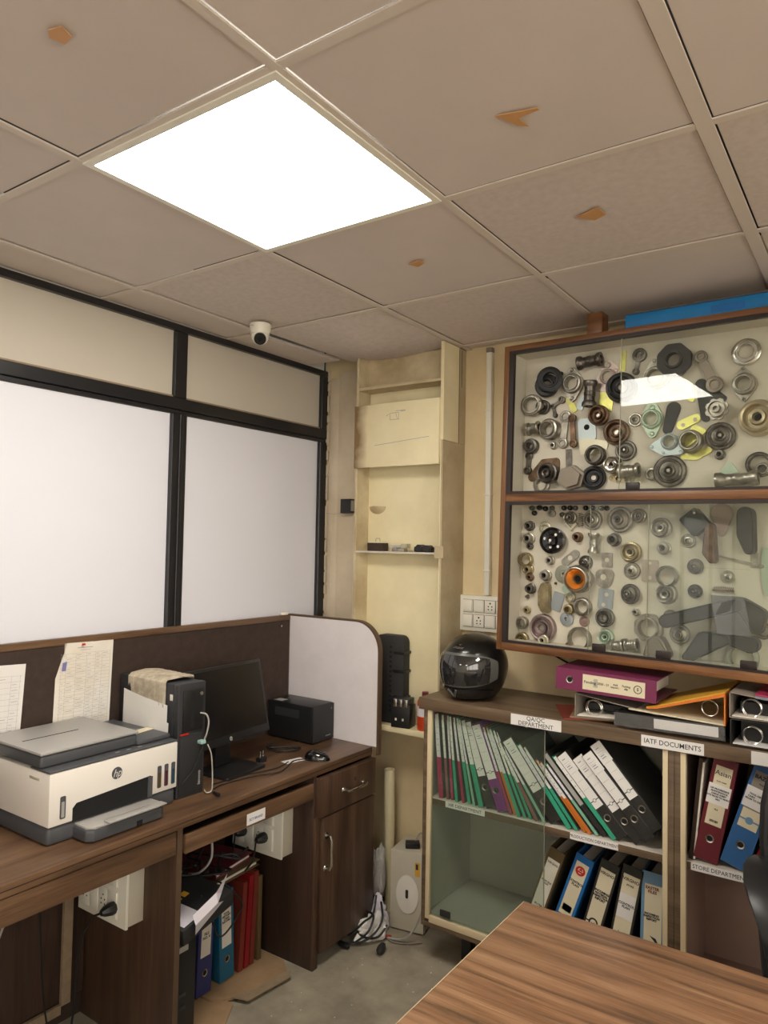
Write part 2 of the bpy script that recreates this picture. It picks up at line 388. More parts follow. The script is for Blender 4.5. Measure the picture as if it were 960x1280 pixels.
# added glowing panes, invented to brighten the room from behind the photographer
for k, b in enumerate(((X1-.012, X1-.004, -3.4, -.2), (X1-.012, X1-.004, -5.2, -3.9))):
    wn = struct(box('fill_pane_%d' % (k+1), 'fillpane', (b[0], b[1], b[2], b[3], .95, 2.2))); wn['label'] = 'added glowing pane in the right-hand wall, unseen, brightens the room'
    for y in (b[2]-.03, (b[2]+b[3])/2-.02, b[3]-.01): box('fill_pane_bar', 'alu', (b[0]-.03, b[0]-.001, y, y+.04, .92, 2.23), wn)
    for z in (.92, 2.2): box('fill_pane_bar', 'alu', (b[0]-.028, b[0]-.002, b[2]+.011, b[3]-.011, z, z+.03), wn)
wl = struct(box('wall_left', 'wall_rest', (X0-.1, X0-.010, Y0, Y1, 0, 2.70)))
struct(box('wall_back', 'wall', (X0, X1, Y1, Y1+.1, 0, 2.70)))
struct(box('wall_right', 'wall_rest', (X1, X1+.1, Y0, Y1, 0, 2.70)))
struct(box('wall_front', 'wall_rest', (X0, X1, Y0-.1, Y0, 0, 2.70)))
# partition on the left: black aluminium frame, cream boards above, white boards below
PX = -.7895
mull = [1.850, .955, .045, -.865, -1.775, -2.685, -3.595, -4.505, -5.38]
part = struct(box('trim_1', 'alu', (X0-.01, PX, Y0, 1.868, 2.422, 2.4475))); part['label'] = 'black aluminium partition frame'
def rail(nm, b, **k): return box(nm, 'alu', b, part, bevel=.002, seg=1, **k)
rail('rail', (X0-.01, PX, Y0, 1.865, 2.112, 2.158))
rail('rail_bead', (X0-.01, PX-.008, Y0, 1.865, 2.095, 2.111))
box('rail_bead', 'plyedge', (X0-.01, PX-.010, Y0, 1.84, 2.159, 2.166), part)
rail('rail', (X0-.01, PX, Y0, 1.865, .02, .06))
for y in mull:
    wu = .03
    yt = min(y+wu+.005, 1.8685); rail('upright', (X0-.01, PX, y-wu, min(y+wu-.001, 1.8685), 2.159, 2.4215)); rail('upright', (X0-.01, PX, y-wu-.005, yt, .061, 2.094))
    if y < 1.8: rail('upright_bead', (PX+.0005, PX+.007, y-.004, y+.012, .061, 2.094))
for a, b in zip(mull[1:], mull[:-1]):
    o = box('upper_panel', 'panel_up', (X0-.009, X0+.004, a+.03, b-.03, 2.167, 2.424), wl, smooth=False); lab(o, 'cream board above the transom')
    o = box('lower_panel', 'panel_low', (X0-.009, X0+.004, a+.036, b-.036, .061, 2.094), wl, smooth=False); lab(o, 'glossy white board below the transom')

# niche built out from the back wall
NX0, NX1, NY = -.462, -.02, 1.68
nb = struct(box('trim_2', 'niche', (NX0-.0, NX1-.0125, 1.775, Y1-.001, .825, ZC), smooth=False)); nb['label'] = 'cream back of the built-out niche'
o = box('niche_side', 'niche_dirty', (NX0-.012, NX0, NY+.004, 1.775, .825, 2.44), nb); lab(o, 'stained left side board')
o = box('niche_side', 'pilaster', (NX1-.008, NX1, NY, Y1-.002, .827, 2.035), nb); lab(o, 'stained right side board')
box('niche_side', 'niche', (NX1-.012, NX1-.0085, NY, 1.775, .827, 2.035), nb)
o = box('side_board', 'niche', (NX1-.012, NX1+.003, NY-.003, NY+.125, 2.036, 2.448), nb); lab(o, 'upper side board with a straight joint')
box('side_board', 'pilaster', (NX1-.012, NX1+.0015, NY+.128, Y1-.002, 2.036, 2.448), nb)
box('board_joint', 'void', (NX1+.0017, NX1+.0022, NY+.126, NY+.131, 2.036, 2.44), nb); box('board_joint', 'void', (NX1+.0017, NX1+.0022, NY+.150, NY+.153, 2.28, 2.44), nb)
g = G(); g.box(NX0-.01, NX1-.013, NY-.012, NY+.004, 1.935, 2.212); o = g.build('front_board', 'boardstain', nb, bevel=.002); lab(o, 'cream front board with brown stains on its left')
g = G(); g.box(NX0, NX1-.013, NY+.002, 1.774, 2.285, 2.297); g.build('shelf_board', 'niche_dirty', nb)
g = G(); g.box(NX0, NX1-.013, 1.758, 1.774, 2.30, 2.44); g.build('soffit_board', 'niche_dirty', nb)
g = G(); g.box(NX0-.012, NX0-.001, NY+.03, 1.775, 2.22, 2.47); g.build('side_return', 'niche', nb)
g = G(); g.box(NX0, NX1-.013, NY+.002, 1.774, 1.560, 1.567); o = g.build('shelf_board', 'shelfwhite', nb); lab(o, 'thin white shelf')
g = G(); g.box(-.462, -.008, NY-.0, 1.774, .800, .825); o = g.build('ledge', 'niche', nb, bevel=.003); lab(o, 'cream ledge at the foot of the niche')
g = G(); g.box(NX1-.03, NX1+.012, NY-.006, NY+.0, 1.545, 1.595); g.box(NX1+.0005, NX1+.006, NY, NY+.16, 1.545, 1.595); g.build('tape_band', 'pilaster', nb)
# pencil sketch of a small frame and loose lines on the front board
g = G(); yb = NY-.0125
def ln(x1, z1, x2, z2, t=.0009):
    d = Vector((x2-x1, 0, z2-z1)); n = Vector((-d.z, 0, d.x)).normalized()*t
    g.add([(x1+n.x, yb-.0003, z1+n.z), (x2+n.x, yb-.0003, z2+n.z), (x2-n.x, yb-.0003, z2-n.z), (x1-n.x, yb-.0003, z1-n.z)], [(0, 1, 2, 3)])
for q in ((-.28, 2.165, -.235, 2.167), (-.235, 2.167, -.233, 2.137), (-.233, 2.137, -.279, 2.137), (-.279, 2.137, -.28, 2.165), (-.25, 2.166, -.24, 2.138), (-.30, 2.155, -.285, 2.163), (-.225, 2.17, -.2, 2.172), (-.25, 2.174, -.2, 2.174), (-.36, 2.03, -.08, 2.052)): ln(*q)
g.build('pencil_lines', 'inkgrey', nb, smooth=False)
# plaster remains where two corner shelves were
for cx, r in ((-.412, .046), (-.050, .024)):
    g = G(); n = 10; vs = [(cx+r*cos(pi+pi*k/n), 1.7745, 1.768+r*.75*sin(pi+pi*k/n)) for k in range(n+1)]+[(cx, 1.74, 1.769)]
    g.add(vs, [(k, k+1, n+1) for k in range(n)]+[list(range(n+1))]); g.build('plaster_scar', 'niche_dirty', nb)
# wall strip left of the niche
ws = struct(box('trim_3', 'strip', (-.770, -.71, 1.858, Y1-.002, 0, 2.41), bevel=.002)); ws['label'] = 'pale vertical batten beside the black partition'
o = struct(box('trim_4', 'strip', (-.706, NX0-.013, 1.85, Y1-.002, 0, 2.43), bevel=.002)); o['label'] = 'pinkish plastered strip left of the niche'
g = G(); zz = .9
while zz < 2.4:
    h = random.uniform(.03, .09); g.box(-.788, -.788+random.uniform(.010, .017), 1.860, 1.8685, zz, zz+h); zz += h+random.uniform(.0, .03)
o = stuff(g.build('trim_5', 'strip')); struct(o); o['label'] = 'ragged filler along the black partition upright'
# ------------------------------------------------------------ desk run along the left wall
DY0, DY1 = -1.6, 1.604
desk = thing('office_desk', 'long walnut-brown office desk with back screen, drawer unit and white end panel', 'desk', (-.53, 0, 0))
def db(name, m, b, bevel=.0, lbl=None, parent=None, **k):
    x0, x1, y0, y1, z0, z1 = b
    o = box(name, m, (x0+.53, x1+.53, y0, y1, z0, z1), parent or desk, bevel, **k)
    if lbl: lab(o, lbl)
    return o
db('desktop', 'desk', (-.7735, -.295, DY0, DY1, .716, .75), .003)
db('desktop_groove', 'deskdark', (-.303, -.2945, DY0, DY1-.002, .732, .735))
db('back_screen', 'feltbrown', (-.789, -.774, DY0, DY1, .0, 1.243))
db('screen_cap', 'desk', (-.7893, -.770, DY0, DY1, 1.2435, 1.267), .002)
# white end panel with a rounded upper corner
def endpoly(x0, x1, z0, z1, r):
    P = [(x0, z0), (x1, z0)]
    for k in range(11): a = RD(90*k/10); P.append((x1-r+r*cos(a), z1-r+r*sin(a)))
    P.append((x0, z1)); return P
g = G(); g.prism([(x+.53, z) for x, z in endpoly(-.772, -.276, .75, 1.262, .12)], DY1+.001, DY1+.022, 'xz'); lab(g.build('end_panel', 'whitelam', desk, smooth=False), 'white laminate end panel')
g = G(); pts = endpoly(-.772, -.268, .716, 1.27, .125)[1:]
for a, b in zip(pts[:-1], pts[1:]):
    inn = [(min(p[0], -.268)-0, p[1]) for p in (a, b)]
outer = endpoly(-.789, -.268, .716, 1.27, .126); inner = endpoly(-.789, -.2765, .716, 1.2625, .12)
n = len(outer); vs = []; fs = []
for P in (outer, inner):
    for y in (DY1+.0005, DY1+.024):
        vs += [(x+.53, y, z) for x, z in P]
for i in range(1, n-1):
    j = i+1
    fs += [(i, j, n+j, n+i), (2*n+i, 3*n+i, 3*n+j, 2*n+j), (i, 2*n+i, 2*n+j, j), (n+i, n+j, 3*n+j, 3*n+i)]
g.add(vs, fs); g.build('edge_band', 'edgeband', desk)
o = db('screw_head', 'chrome', (-.7749, -.772, 1.545, 1.553, 1.215, 1.223))
# aprons, divider, modesty board
db('apron', 'desk', (-.318, -.300, DY0, .585, .643, .712), .002)
db('apron_lip', 'deskdark', (-.33, -.319, DY0, .585, .690, .712))
db('divider_panel', 'deskx', (-.770, -.305, .592, .612, 0, .715), .001)
db('divider_edge', 'edgeband', (-.3048, -.3035, .592, .612, 0, .715))
db('modesty_panel', 'deskdark', (-.770, -.758, DY0, .590, .08, .70))
db('upright_batten', 'plyedge', (-.7575, -.745, .505, .537, .07, .70))
db('floor_batten', 'plyedge', (-.7575, -.745, DY0, .504, .045, .075))
# keyboard tray front, with gap above
tr = db('keyboard_tray', 'desk', (-.312, -.296, .618, 1.228, .634, .692), .002)
db('tray_board', 'deskdark', (-.70, -.313, .63, 1.225, .634, .650))
o = db('tray_sticker', 'paper', (-.2955, -.2949, .878, .966, .641, .679), parent=desk); lab(o, 'white printed sticker on the tray front')
text('SCT BRAND', .012, at(-.2948+.53, .922, .657, FX), desk, 'inkblue', 'sticker_text', .0003)
# pedestal with drawer and door
db('pedestal_side', 'deskdark', (-.770, -.300, 1.232, 1.250, .0, .715), .001)
db('pedestal_edge', 'deskx', (-.2995, -.290, 1.232, 1.262, .0, .560), .001)
db('pedestal_side', 'deskdark', (-.770, -.300, 1.585, 1.603, .0, .715))
db('pedestal_bottom', 'deskdark', (-.770, -.33, 1.251, 1.584, .05, .066))
db('plinth', 'void', (-.37, -.355, 1.251, 1.584, 0, .049))
dr = db('drawer', 'deskx', (-.300, -.274, 1.243, 1.602, .563, .708), .002)
dd = db('door', 'deskx', (-.299, -.278, 1.264, 1.602, .055, .556), .002)
def handle(p, a, b, parent, out=.028, r=.0055):
    a = Vector(a); b = Vector(b); o_ = Vector((out, 0, 0)); d = (b-a)
    g = G(); g.tube([a, a+o_*.75, a+o_+d*.12, a+o_+d*.5, b+o_-d*.12, b+o_*.75, b], r, 10)
    g.lathe([(0, .004), (.010, .004), (.012, 0)], 14, Matrix.Translation(a) @ Matrix.Rotation(pi/2, 4, 'Z') @ Matrix.Identity(4))
    for q in (a, b): g.cyl(q, q+o_*.12, .011, 14)
    return lab(g.build('handle', 'chrome', parent), 'chrome bow handle')
handle('h', (-.274+.53, 1.385, .632), (-.274+.53, 1.51, .632), dr)
handle('h', (-.278+.53, 1.285, .365), (-.278+.53, 1.285, .488), dd)
db('catch', 'chrome', (-.274, -.271, 1.45, 1.462, .655, .667), parent=desk)

# ------------------------------------------------------------ power outlet boxes under the desk
def outlet_box(lbl, loc, w, h, plugs):
    # faces -y, stands out from the panel behind it (local y=0)
    t = thing('power_outlet_box', lbl, 'socket', loc)
    box('back_box', 'stab', (.004, w-.004, -.058, 0, .004, h-.004), t, .002)
    lab(box('face_plate', 'white', (0, w, -.068, -.0585, 0, h), t, .002), 'ivory face plate')
    rows = 2
    for r_ in range(rows):
        z0 = .02+r_*(h-.03)/2; hh = (h-.05)/2
        box('module_tray', 'hpwhite', (.02, w-.04, -.0705, -.0685, z0, z0+hh), t, .001)
        n = 4; cw = (w-.06)/n
        for k in range(n):
            x = .02+k*cw
            mo = box('module', 'white', (x+.002, x+cw-.002, -.075 if k % 2 else -.073, -.071, z0+.004, z0+hh-.004), t, .001)
            if k % 2 == 0:
                g = G()
                for dx, dz in ((0, .018), (-.009, .004), (.009, .004), (-.009, -.010), (.009, -.010)):
                    g.cyl((x+cw/2+dx, -.0736, z0+hh/2+dz), (x+cw/2+dx, -.0729, z0+hh/2+dz), .0028, 8)
                g.build('pin_hole', 'ink', mo)
    return t
outlet_box('ivory power outlet box on the divider panel in the left knee space', (-.70, .5915, .395), .25, .225, 1)
outlet_box('ivory power outlet box on the drawer pedestal side behind the tray', (-.655, 1.2315, .405), .26, .22, 2)
def plug(lbl, p, cord, yd=-1):
    x, y, z = p
    t = thing('power_plug', lbl, 'plug', p)
    g = G(); g.lathe([(0, 0), (.019, .0), (.021, .012), (.017, .03), (.009, .045), (.0, .046)], 8); g.build('plug_body', 'black', t)
    g = G(); g.tube([(a-x, b-y, c-z) for a, b, c in cord], .0035, 7); g.build('cord', 'cable', t)
plug('black plug in the outlet box of the left knee space', (-.50, .5155, .455), [(-.50, .475, .455), (-.53, .465, .44), (-.57, .46, .38), (-.60, .46, .28), (-.61, .46, .12), (-.62, .45, .01)])
plug('black plug low in the left socket of the pedestal outlet box', (-.585, 1.1555, .475), [(-.585, 1.11, .475), (-.585, 1.105, .44), (-.59, 1.10, .40), (-.62, 1.08, .375)])
plug('black plug low in the right socket of the pedestal outlet box', (-.475, 1.1555, .475), [(-.475, 1.11, .475), (-.475, 1.105, .44), (-.48, 1.10, .40), (-.50, 1.08, .365)])
def cord(lbl, pts, r=.003, m='cable', name='cable', cat='cable', n=8, sub=6):
    P = [Vector(p) for p in pts]; out = []
    for i in range(len(P)-1):
        a, b, c, d = P[max(i-1, 0)], P[i], P[i+1], P[min(i+2, len(P)-1)]
        for k in range(sub):
            t = k/sub; out.append(.5*((2*b)+(c-a)*t+(2*a-5*b+4*c-d)*t*t+(3*b-a-3*c+d)*t**3))
    out.append(P[-1]); g = G(); g.tube(out, r, n); return tag(g.build(name, m), lbl, cat)
cord('pale cable hanging in the left knee space near the picture edge', [(-.742, .33, .62), (-.73, .32, .5), (-.72, .25, .33), (-.71, .20, .22), (-.70, .15, .10)], .004, 'cablew')
cord('thin black cable trailing down behind the pale batten', [(-.72, .40, .45), (-.715, .41, .3), (-.71, .42, .15), (-.70, .44, .01)], .003)

# ------------------------------------------------------------ things in the open bay under the keyboard tray
card = thing('cardboard_sheet', 'flattened brown cardboard on the floor under the binders', 'cardboard', (-.53, .9, 0))
g = G(); g.prism([(-.22, -.28), (.19, -.28), (.225, -.1), (.15, .02), (-.22, .04)], .001, .006, 'xy'); g.build('lower_flap', 'cardboard', card)
g = G(); g.prism([(-.22, -.05), (.08, -.02), (.13, .03), (.175, .12), (.18, .26), (.12, .31), (-.22, .31)], .0065, .014, 'xy'); g.build('upper_flap', 'cardboard', card)
g = G(); g.prism([(.13, .03), (.19, .05), (.215, .24), (.19, .27), (.175, .24), (.165, .12)], .0145, .018, 'xy'); g.build('torn_edge', 'plyedge', card)
tw = thing('computer_tower', 'black computer tower standing beside the divider panel under the desk', 'computer', (-.56, .674, 0))
box('case', 'blackm', (-.20, .185, -.056, .052, .0, .355), tw, .004)
box('front_bezel', 'black', (.186, .205, -.056, .052, .0, .355), tw, .006)
lab(box('drive_flap', 'hpgrey', (.2055, .210, -.040, .015, .300, .318), tw, .003), 'pale silver flap')
for z in (.16, .12, .05): box('button', 'pc', (.2055, .208, -.02, .01, z, z+.012), tw, .001)
g = G(); g.lathe([(0, .003), (.016, .003), (.018, 0)], 20, Matrix.Translation((.2055, -.01, .052)) @ Matrix.Rotation(pi/2, 4, 'Z')); lab(g.build('badge', 'creamedge', tw), 'round pale badge')
dv = thing('recorder_box', 'black equipment box with yellow stickers lying on the computer tower', 'device', (-.53, .735, .362), (RD(9), RD(4), RD(6)))
box('case', 'blackm', (-.2, .20, -.115, .12, .006, .058), dv, .004)
for k in range(4): box('sticker', 'yellow_c', (.06+.0*k, .085, -.085+.032*k, -.063+.032*k, .0585, .0592), dv)
lab(box('sheet', 'paperlav', (.10, .19, -.10, -.02, .0585, .0595), dv), 'lavender sheet taped on top')
pf = thing('folded_leaflet', 'folded lavender-white leaflet hanging over the equipment box', 'paper', (-.31, .735, .433))
g = G(); g.add([(0, -.069, -.007), (0, .028, .028), (.0, .075, .072), (-.012, .062, .01), (.012, .026, .0), (.012, -.066, -.035)], [(0, 1, 4, 5), (1, 2, 3, 4)]); g.add([(.012, -.066, -.035), (.012, .026, .0), (-.006, .066, -.015), (-.004, -.052, -.074)], [(0, 1, 2, 3)]); g.build('leaflet', 'paperlav', pf, smooth=False)

def lever_arch(lbl, loc, rot, w, cover, group=None, H=.318, D=.285, ring='chrome', label=None, hole_z=.075, name='lever_arch_file', paper=True, cat='binder'):
    """upright lever-arch file: local x = thickness 0..w, y = 0 (spine) .. D, z = 0..H"""
    t = thing(name, lbl, cat, loc, rot, group)
    th = .0028; g = G()
    g.box(0, w, 0, th, 0, H); g.box(0, th, th, D, 0, H); g.box(w-th, w, th, D, 0, H)
    g.build('cover', cover, t, bevel=.0008, seg=1)
    if paper: lab(box('papers', 'paperaged', (w*.2, w*.72, .02, D-.025, .012, H-.025), t), 'stack of filed papers')
    if ring:
        g = G(); g.lathe([(.0085, .0012), (.0125, .0022), (.0125, 0), (.0085, 0)], 20, Matrix.Translation((w/2, 0, hole_z))); g.build('finger_ring', ring, t)
        g = G(); g.lathe([(0, .0008), (.0086, .0008)], 20, Matrix.Translation((w/2, 0, hole_z))); lab(g.build('finger_hole', 'void', t), 'dark finger hole')
    if label:
        z0, z1, ww, mm = label
        box('spine_label', mm, ((w-ww)/2, (w+ww)/2, -.0008, -.0001, z0, z1), t)
    return t
def vline(t, w, lines, z, size, m='ink', bold=.0002, sx=1., x=None):
    text(lines, size, at((w/2 if x is None else x), -.0011, z), t, m, 'spine_text', bold, sx=sx)
t = lever_arch('violet-blue lever-arch file on the cardboard, left of the two blue ones', (-.485, .845, .0185), (0, RD(2), RD(92)), .07, 'violetblue', label=(.13, .27, .045, 'paperaged'))
text('FILE\nNO. 4', .013, at(.035, -.0011, .20), t, 'ink', 'spine_text', .0003)
t = lever_arch('teal-blue lever-arch file on the cardboard, right of the violet-blue one', (-.485, .955, .0185), (0, RD(-3), RD(90)), .07, 'teal', label=(.12, .285, .045, 'paperaged'))
text('TOOL\nHISTORY\nCARD\nRECORD', .010, at(.035, -.0011, .225), t, 'ink', 'spine_text', .0004)
for k, (dy, hh, mm) in enumerate(((1.045, .315, 'redpaper'), (1.075, .33, 'redfile'), (1.102, .335, 'redpaper'))):
    t = thing('card_folder', ('red card folder right of the teal-blue file', 'deep red folder in the middle of the red three', 'red card folder nearest the drawer pedestal')[k], 'folder', (-.485, dy, .0185), (RD(-3), 0, 0))
    g = G(); g.box(-.27, 0, 0, .003, 0, hh); g.box(-.27, 0, .018, .021, 0, hh); g.box(-.002, 0, .003, .018, 0, hh); g.build('cover', mm, t)
    box('papers', 'paperaged', (-.26, -.006, .0035, .016, .003, hh-.01), t)
t = thing('brown_folder', 'dark olive folder standing against the drawer pedestal', 'folder', (-.485, 1.142, .0185), (0, 0, 0))
box('cover', 'brownfile', (-.27, 0, 0, .02, 0, .31), t, .001)
t = thing('thin_folder', 'thin buff folder between computer tower and blue files', 'folder', (-.485, .745, .0185))
box('cover', 'cardboard', (-.27, 0, 0, .014, 0, .31), t, .001)
for k, (x, y, w_, c, l) in enumerate(((-.62, 1.03, .24, 'brownfile', 'brown file lying flat over the upright folders, lowest'), (-.64, 1.02, .22, 'maroon', 'dull maroon file lying flat on the brown one'))):
    t = thing('flat_file', l, 'file', (x, y, .365+k*.022), (0, 0, RD(4+5*k)))
    g = G(); g.box(-.13, .13, -w_/2, w_/2, 0, .002); g.box(-.13, .13, -w_/2, w_/2, .018, .020); g.box(-.13, .13, -w_/2, -w_/2+.002, .002, .018); g.build('cover', c, t); box('papers', 'paperaged', (-.12, .12, -w_/2+.004, w_/2-.01, .003, .017), t)
# tangle of wires above the files
random.seed(11)
for k in range(7):
    p = [Vector((-.60+random.uniform(-.05, .12), .78+k*.035+random.uniform(-.05, .05), .45+random.uniform(-.015, .02))) for _ in range(1)]
    for q in range(7): p.append(p[-1]+Vector((random.uniform(-.07, .07), random.uniform(-.06, .06), random.uniform(-.02, .02))))
    p = [Vector((max(-.72, min(-.36, v.x)), max(.64, min(1.12, v.y)), max(.432, min(.50, v.z)))) for v in p]
    o = cord('loop of black cable in the tangle above the binders under the tray', p, .0045, 'cable'); o['group'] = 'tangled cables under the tray'
cord('pale cable rising out of the tangle to the desktop', [(-.52, .83, .44), (-.45, .82, .47), (-.42, .84, .52), (-.44, .85, .60), (-.46, .85, .63)], .004, 'hpgrey')
cord('black cable looping in front of the blue lever-arch files', [(-.40, .78, .42), (-.36, .80, .33), (-.38, .84, .27), (-.41, .90, .24), (-.41, .95, .27), (-.40, .97, .32), (-.42, .93, .38), (-.46, .90, .41)], .003)

# ------------------------------------------------------------ printer
pr = thing('printer', 'white and slate ink-tank printer with scanner lid and paper tray', 'printer', (-.41, .232, .75))
# local: +x front, y along the desk 0..0.44, z up
box('base', 'hpdark', (-.335, -.004, .0, .438, .0, .050), pr, .012, seg=3)
g = G(); g.box(-.34, 0, 0, .44, .052, .198)
body = g.build('body', 'hpwhite', pr, .004)
op = [(.075, .038), (.075, .088), (.085, .098), (.335, .118), (.345, .110), (.345, .045)]
# output opening: dark recess on the front
g = G(); g.prism([(y, z+.012) for y, z in [(.072, .038), (.072, .076), (.084, .088), (.336, .102), (.342, .097), (.342, .038)]], -.01, .0015, 'yz'); lab(g.build('output_slot', 'void', pr), 'dark paper outlet')
box('slot_side', 'hpdark', (.0016, .004, .325, .342, .050, .112), pr)
tr_ = thing  # (no alias needed)
g = G(); g.prism([(-.06, .078), (-.06, .345), (.055, .345), (.072, .325), (.072, .095), (.055, .078)], .004, .036, 'xy'); lab(g.build('paper_tray', 'hpdark', pr, bevel=.003), 'slate paper tray')
g = G(); g.prism([(-.06, .082), (-.06, .34), (.053, .34), (.07, .322), (.07, .098), (.053, .082)], .0365, .044, 'xy'); lab(g.build('tray_cover', 'hpgrey', pr, bevel=.002), 'light grey tray cover')
lab(box('tray_extender', 'hpgrey', (.055, .085, .135, .335, .0445, .049), pr, .002), 'light grey tray extender')
box('extender_slot', 'void', (.046, .054, .15, .30, .0443, .0447), pr)
box('tray_latch', 'void', (.0722, .0735, .235, .255, .006, .020), pr)
for y0, m_ in ((.362, 'brass'), (.389, 'purplesteel'), (.416, 'teal')):
    g = G(); g.prism(rrect(y0, y0+.015, .067, .136, .004), -.002, .0012, 'yz'); wn = g.build('ink_window', 'hpdark', pr)
    g = G(); g.prism(rrect(y0+.003, y0+.012, .070, .115, .002), .0013, .0018, 'yz'); g.build('ink_level', mat('ink_'+m_, {'brass': (.10, .06, .02), 'purplesteel': (.09, .02, .03), 'teal': (.02, .06, .09)}[m_], .2), wn)
g = G(); g.prism(rrect(.033, .050, .068, .130, .004), -.002, .0012, 'yz'); wn = g.build('ink_window', 'hpdark', pr)
g = G(); g.prism(rrect(.037, .046, .072, .115, .002), .0013, .0018, 'yz'); g.build('ink_level', 'hpgrey', wn)
# round emblem
g = G(); g.lathe([(0, .0016), (.0175, .0016), (.0178, 0)], 32, Matrix.Translation((0, .214, .152)) @ Matrix.Rotation(pi/2, 4, 'Z')); em = lab(g.build('emblem', 'hpdark', pr), 'round grey emblem with white letters')
text('hp', .033, at(.0018, .214, .1515, FX), pr, 'hpwhite', 'emblem_letters', -.0003, shear=.35, sx=.9)
# control strip and scanner
box('control_strip', 'hpdark', (-.10, -.001, .0, .44, .1985, .204), pr, .002)
for k in range(3): box('button', 'hpgrey', (-.03, -.024, .225+k*.04, .24+k*.04, .2042, .2046), pr)
box('scanner_lid', 'hpdark', (-.338, -.035, .31, .438, .2045, .220), pr, .006)
box('feeder_body', 'hpdark', (-.338, -.045, -.002, .318, .2045, .240), pr, .008, seg=3)
lab(box('feeder_cover', 'hpgrey', (-.340, -.042, -.004, .320, .2405, .250), pr, .004), 'light grey document feeder cover')
box('feeder_slot', 'void', (-.20, -.196, .03, .21, .2502, .2508), pr)
box('side_grip', 'stab', (-.10, -.05, -.0012, 0, .172, .180), pr, .0005)
t = tag(box('paper_slip', 'labelcream', (-.058, .062, -.018, .018, 0, .0008)), 'cream paper slip lying on the slate scanner lid of the printer', 'paper'); t.location = (-.535, .605, .9708); t.rotation_euler = (0, 0, RD(98))

# sheets pinned to the brown screen
def sheet(lbl, loc, w, h, rotx, m, rows, cols, clip=False, cat='paper'):
    t = thing('paper_sheet', lbl, cat, loc, (RD(rotx), 0, 0)); n = 8; vs = []; fs = []
    for i in range(n+1):
        for j in range(n+1):
            y = w*i/n; z = h*j/n; b = .004*sin(3.1*i/n*2)*(1-j/n)+.002
            if clip and i == 0 and j >= 6: y += .012*(j-5)
            vs.append((b, y, z))
    for i in range(n):
        for j in range(n): a = i*(n+1)+j; fs.append((a, a+n+1, a+n+2, a+1))
    g = G(); g.add(vs, fs); g.build('sheet', m, t)
    g = G()
    def X(y, z): i = y/w; return .004*sin(3.1*i*2)*(1-z/h)+.0032
    def seg(y1, z1, y2, z2, th):
        k = 5 if abs(y2-y1) > .02 else 1
        for q in range(k):
            ya, yb2 = y1+(y2-y1)*q/k, y1+(y2-y1)*(q+1)/k; za, zb = z1+(z2-z1)*q/k, z1+(z2-z1)*(q+1)/k
            if abs(y2-y1) > abs(z2-z1): g.add([(X(ya, za), ya, za-th), (X(yb2, zb), yb2, zb-th), (X(yb2, zb), yb2, zb+th), (X(ya, za), ya, za+th)], [(0, 1, 2, 3)])
            else: g.add([(X(ya, za), ya-th, za), (X(ya, za), ya+th, za), (X(yb2, zb), yb2+th, zb), (X(yb2, zb), yb2-th, zb)], [(0, 1, 2, 3)])
    z0, z1 = h*.05, h*.88
    for r_ in range(rows+1): z = z0+(z1-z0)*r_/rows; seg(w*.06, z, w*.95, z, .00025)
    for c_ in cols: 
        for q in range(4): seg(w*c_, z0+(z1-z0)*q/4, w*c_, z0+(z1-z0)*(q+1)/4, .0003)
    g.build('ruled_lines', 'inkgrey', t, smooth=False)
    g = G(); seg(w*.35, h*.94, w*.62, h*.94, .0010); seg(w*.4, h*.915, w*.58, h*.915, .0006)
    random.seed(int(w*1000))
    for r_ in range(rows):
        z = z0+(z1-z0)*(r_+.5)/rows
        for a, b in zip(cols[:-1], cols[1:]):
            if random.random() < .6: seg(w*a+.003, z, w*a+.003+(w*(b-a)-.006)*random.uniform(.3, 1), z+.0006, .0006)
    stuff(g.build('handwriting', 'inkgrey', t, smooth=False))
    if clip:
        g = G(); g.add([(.0042, .02, h*.70), (.0042, .035, h*.70), (.0042, .038, h*.80), (.0042, .022, h*.79)], [(0, 1, 2, 3)]); g.build('stamp_mark', 'inkblue', t)
        lab(box('pin', 'red', (.003, .009, w*.42, w*.47, h*.965, h*.985), t, .001), 'small red pin')
    return t
sheet('well-thumbed ruled sheet with handwriting pinned to the brown screen', (-.772, .452, .945), .213, .305, -1.5, 'paperaged', 22, (.08, .16, .33, .52, .68, .8, .95), True)
sheet('clean white form pinned to the brown screen at the picture edge', (-.772, .125, .91), .215, .30, -3, 'paper', 14, (.08, .3, .8, .93))
t = thing('loose_sheets', 'two curled blank white sheets propped between printer and black computer', 'paper', (-.70, .673, .755), (RD(-1), 0, 0))
g = G(); n = 8; P = [(k/n*.235, .006*sin(k/n*3)) for k in range(n+1)]
vs = [(x, -y, z) for x, y in P for z in (0, .30-x*.25+(.012 if x < .15 else 0))]
g.add(vs, [(2*k, 2*k+2, 2*k+3, 2*k+1) for k in range(n)]); g.build('front_sheet', 'paper', t)
g = G(); vs = [(x-.015, -y+.005, z) for x, y in P for z in (0, .325-x*.12)]
g.add(vs, [(2*k, 2*k+2, 2*k+3, 2*k+1) for k in range(n)]); g.build('rear_sheet', 'paper', t)

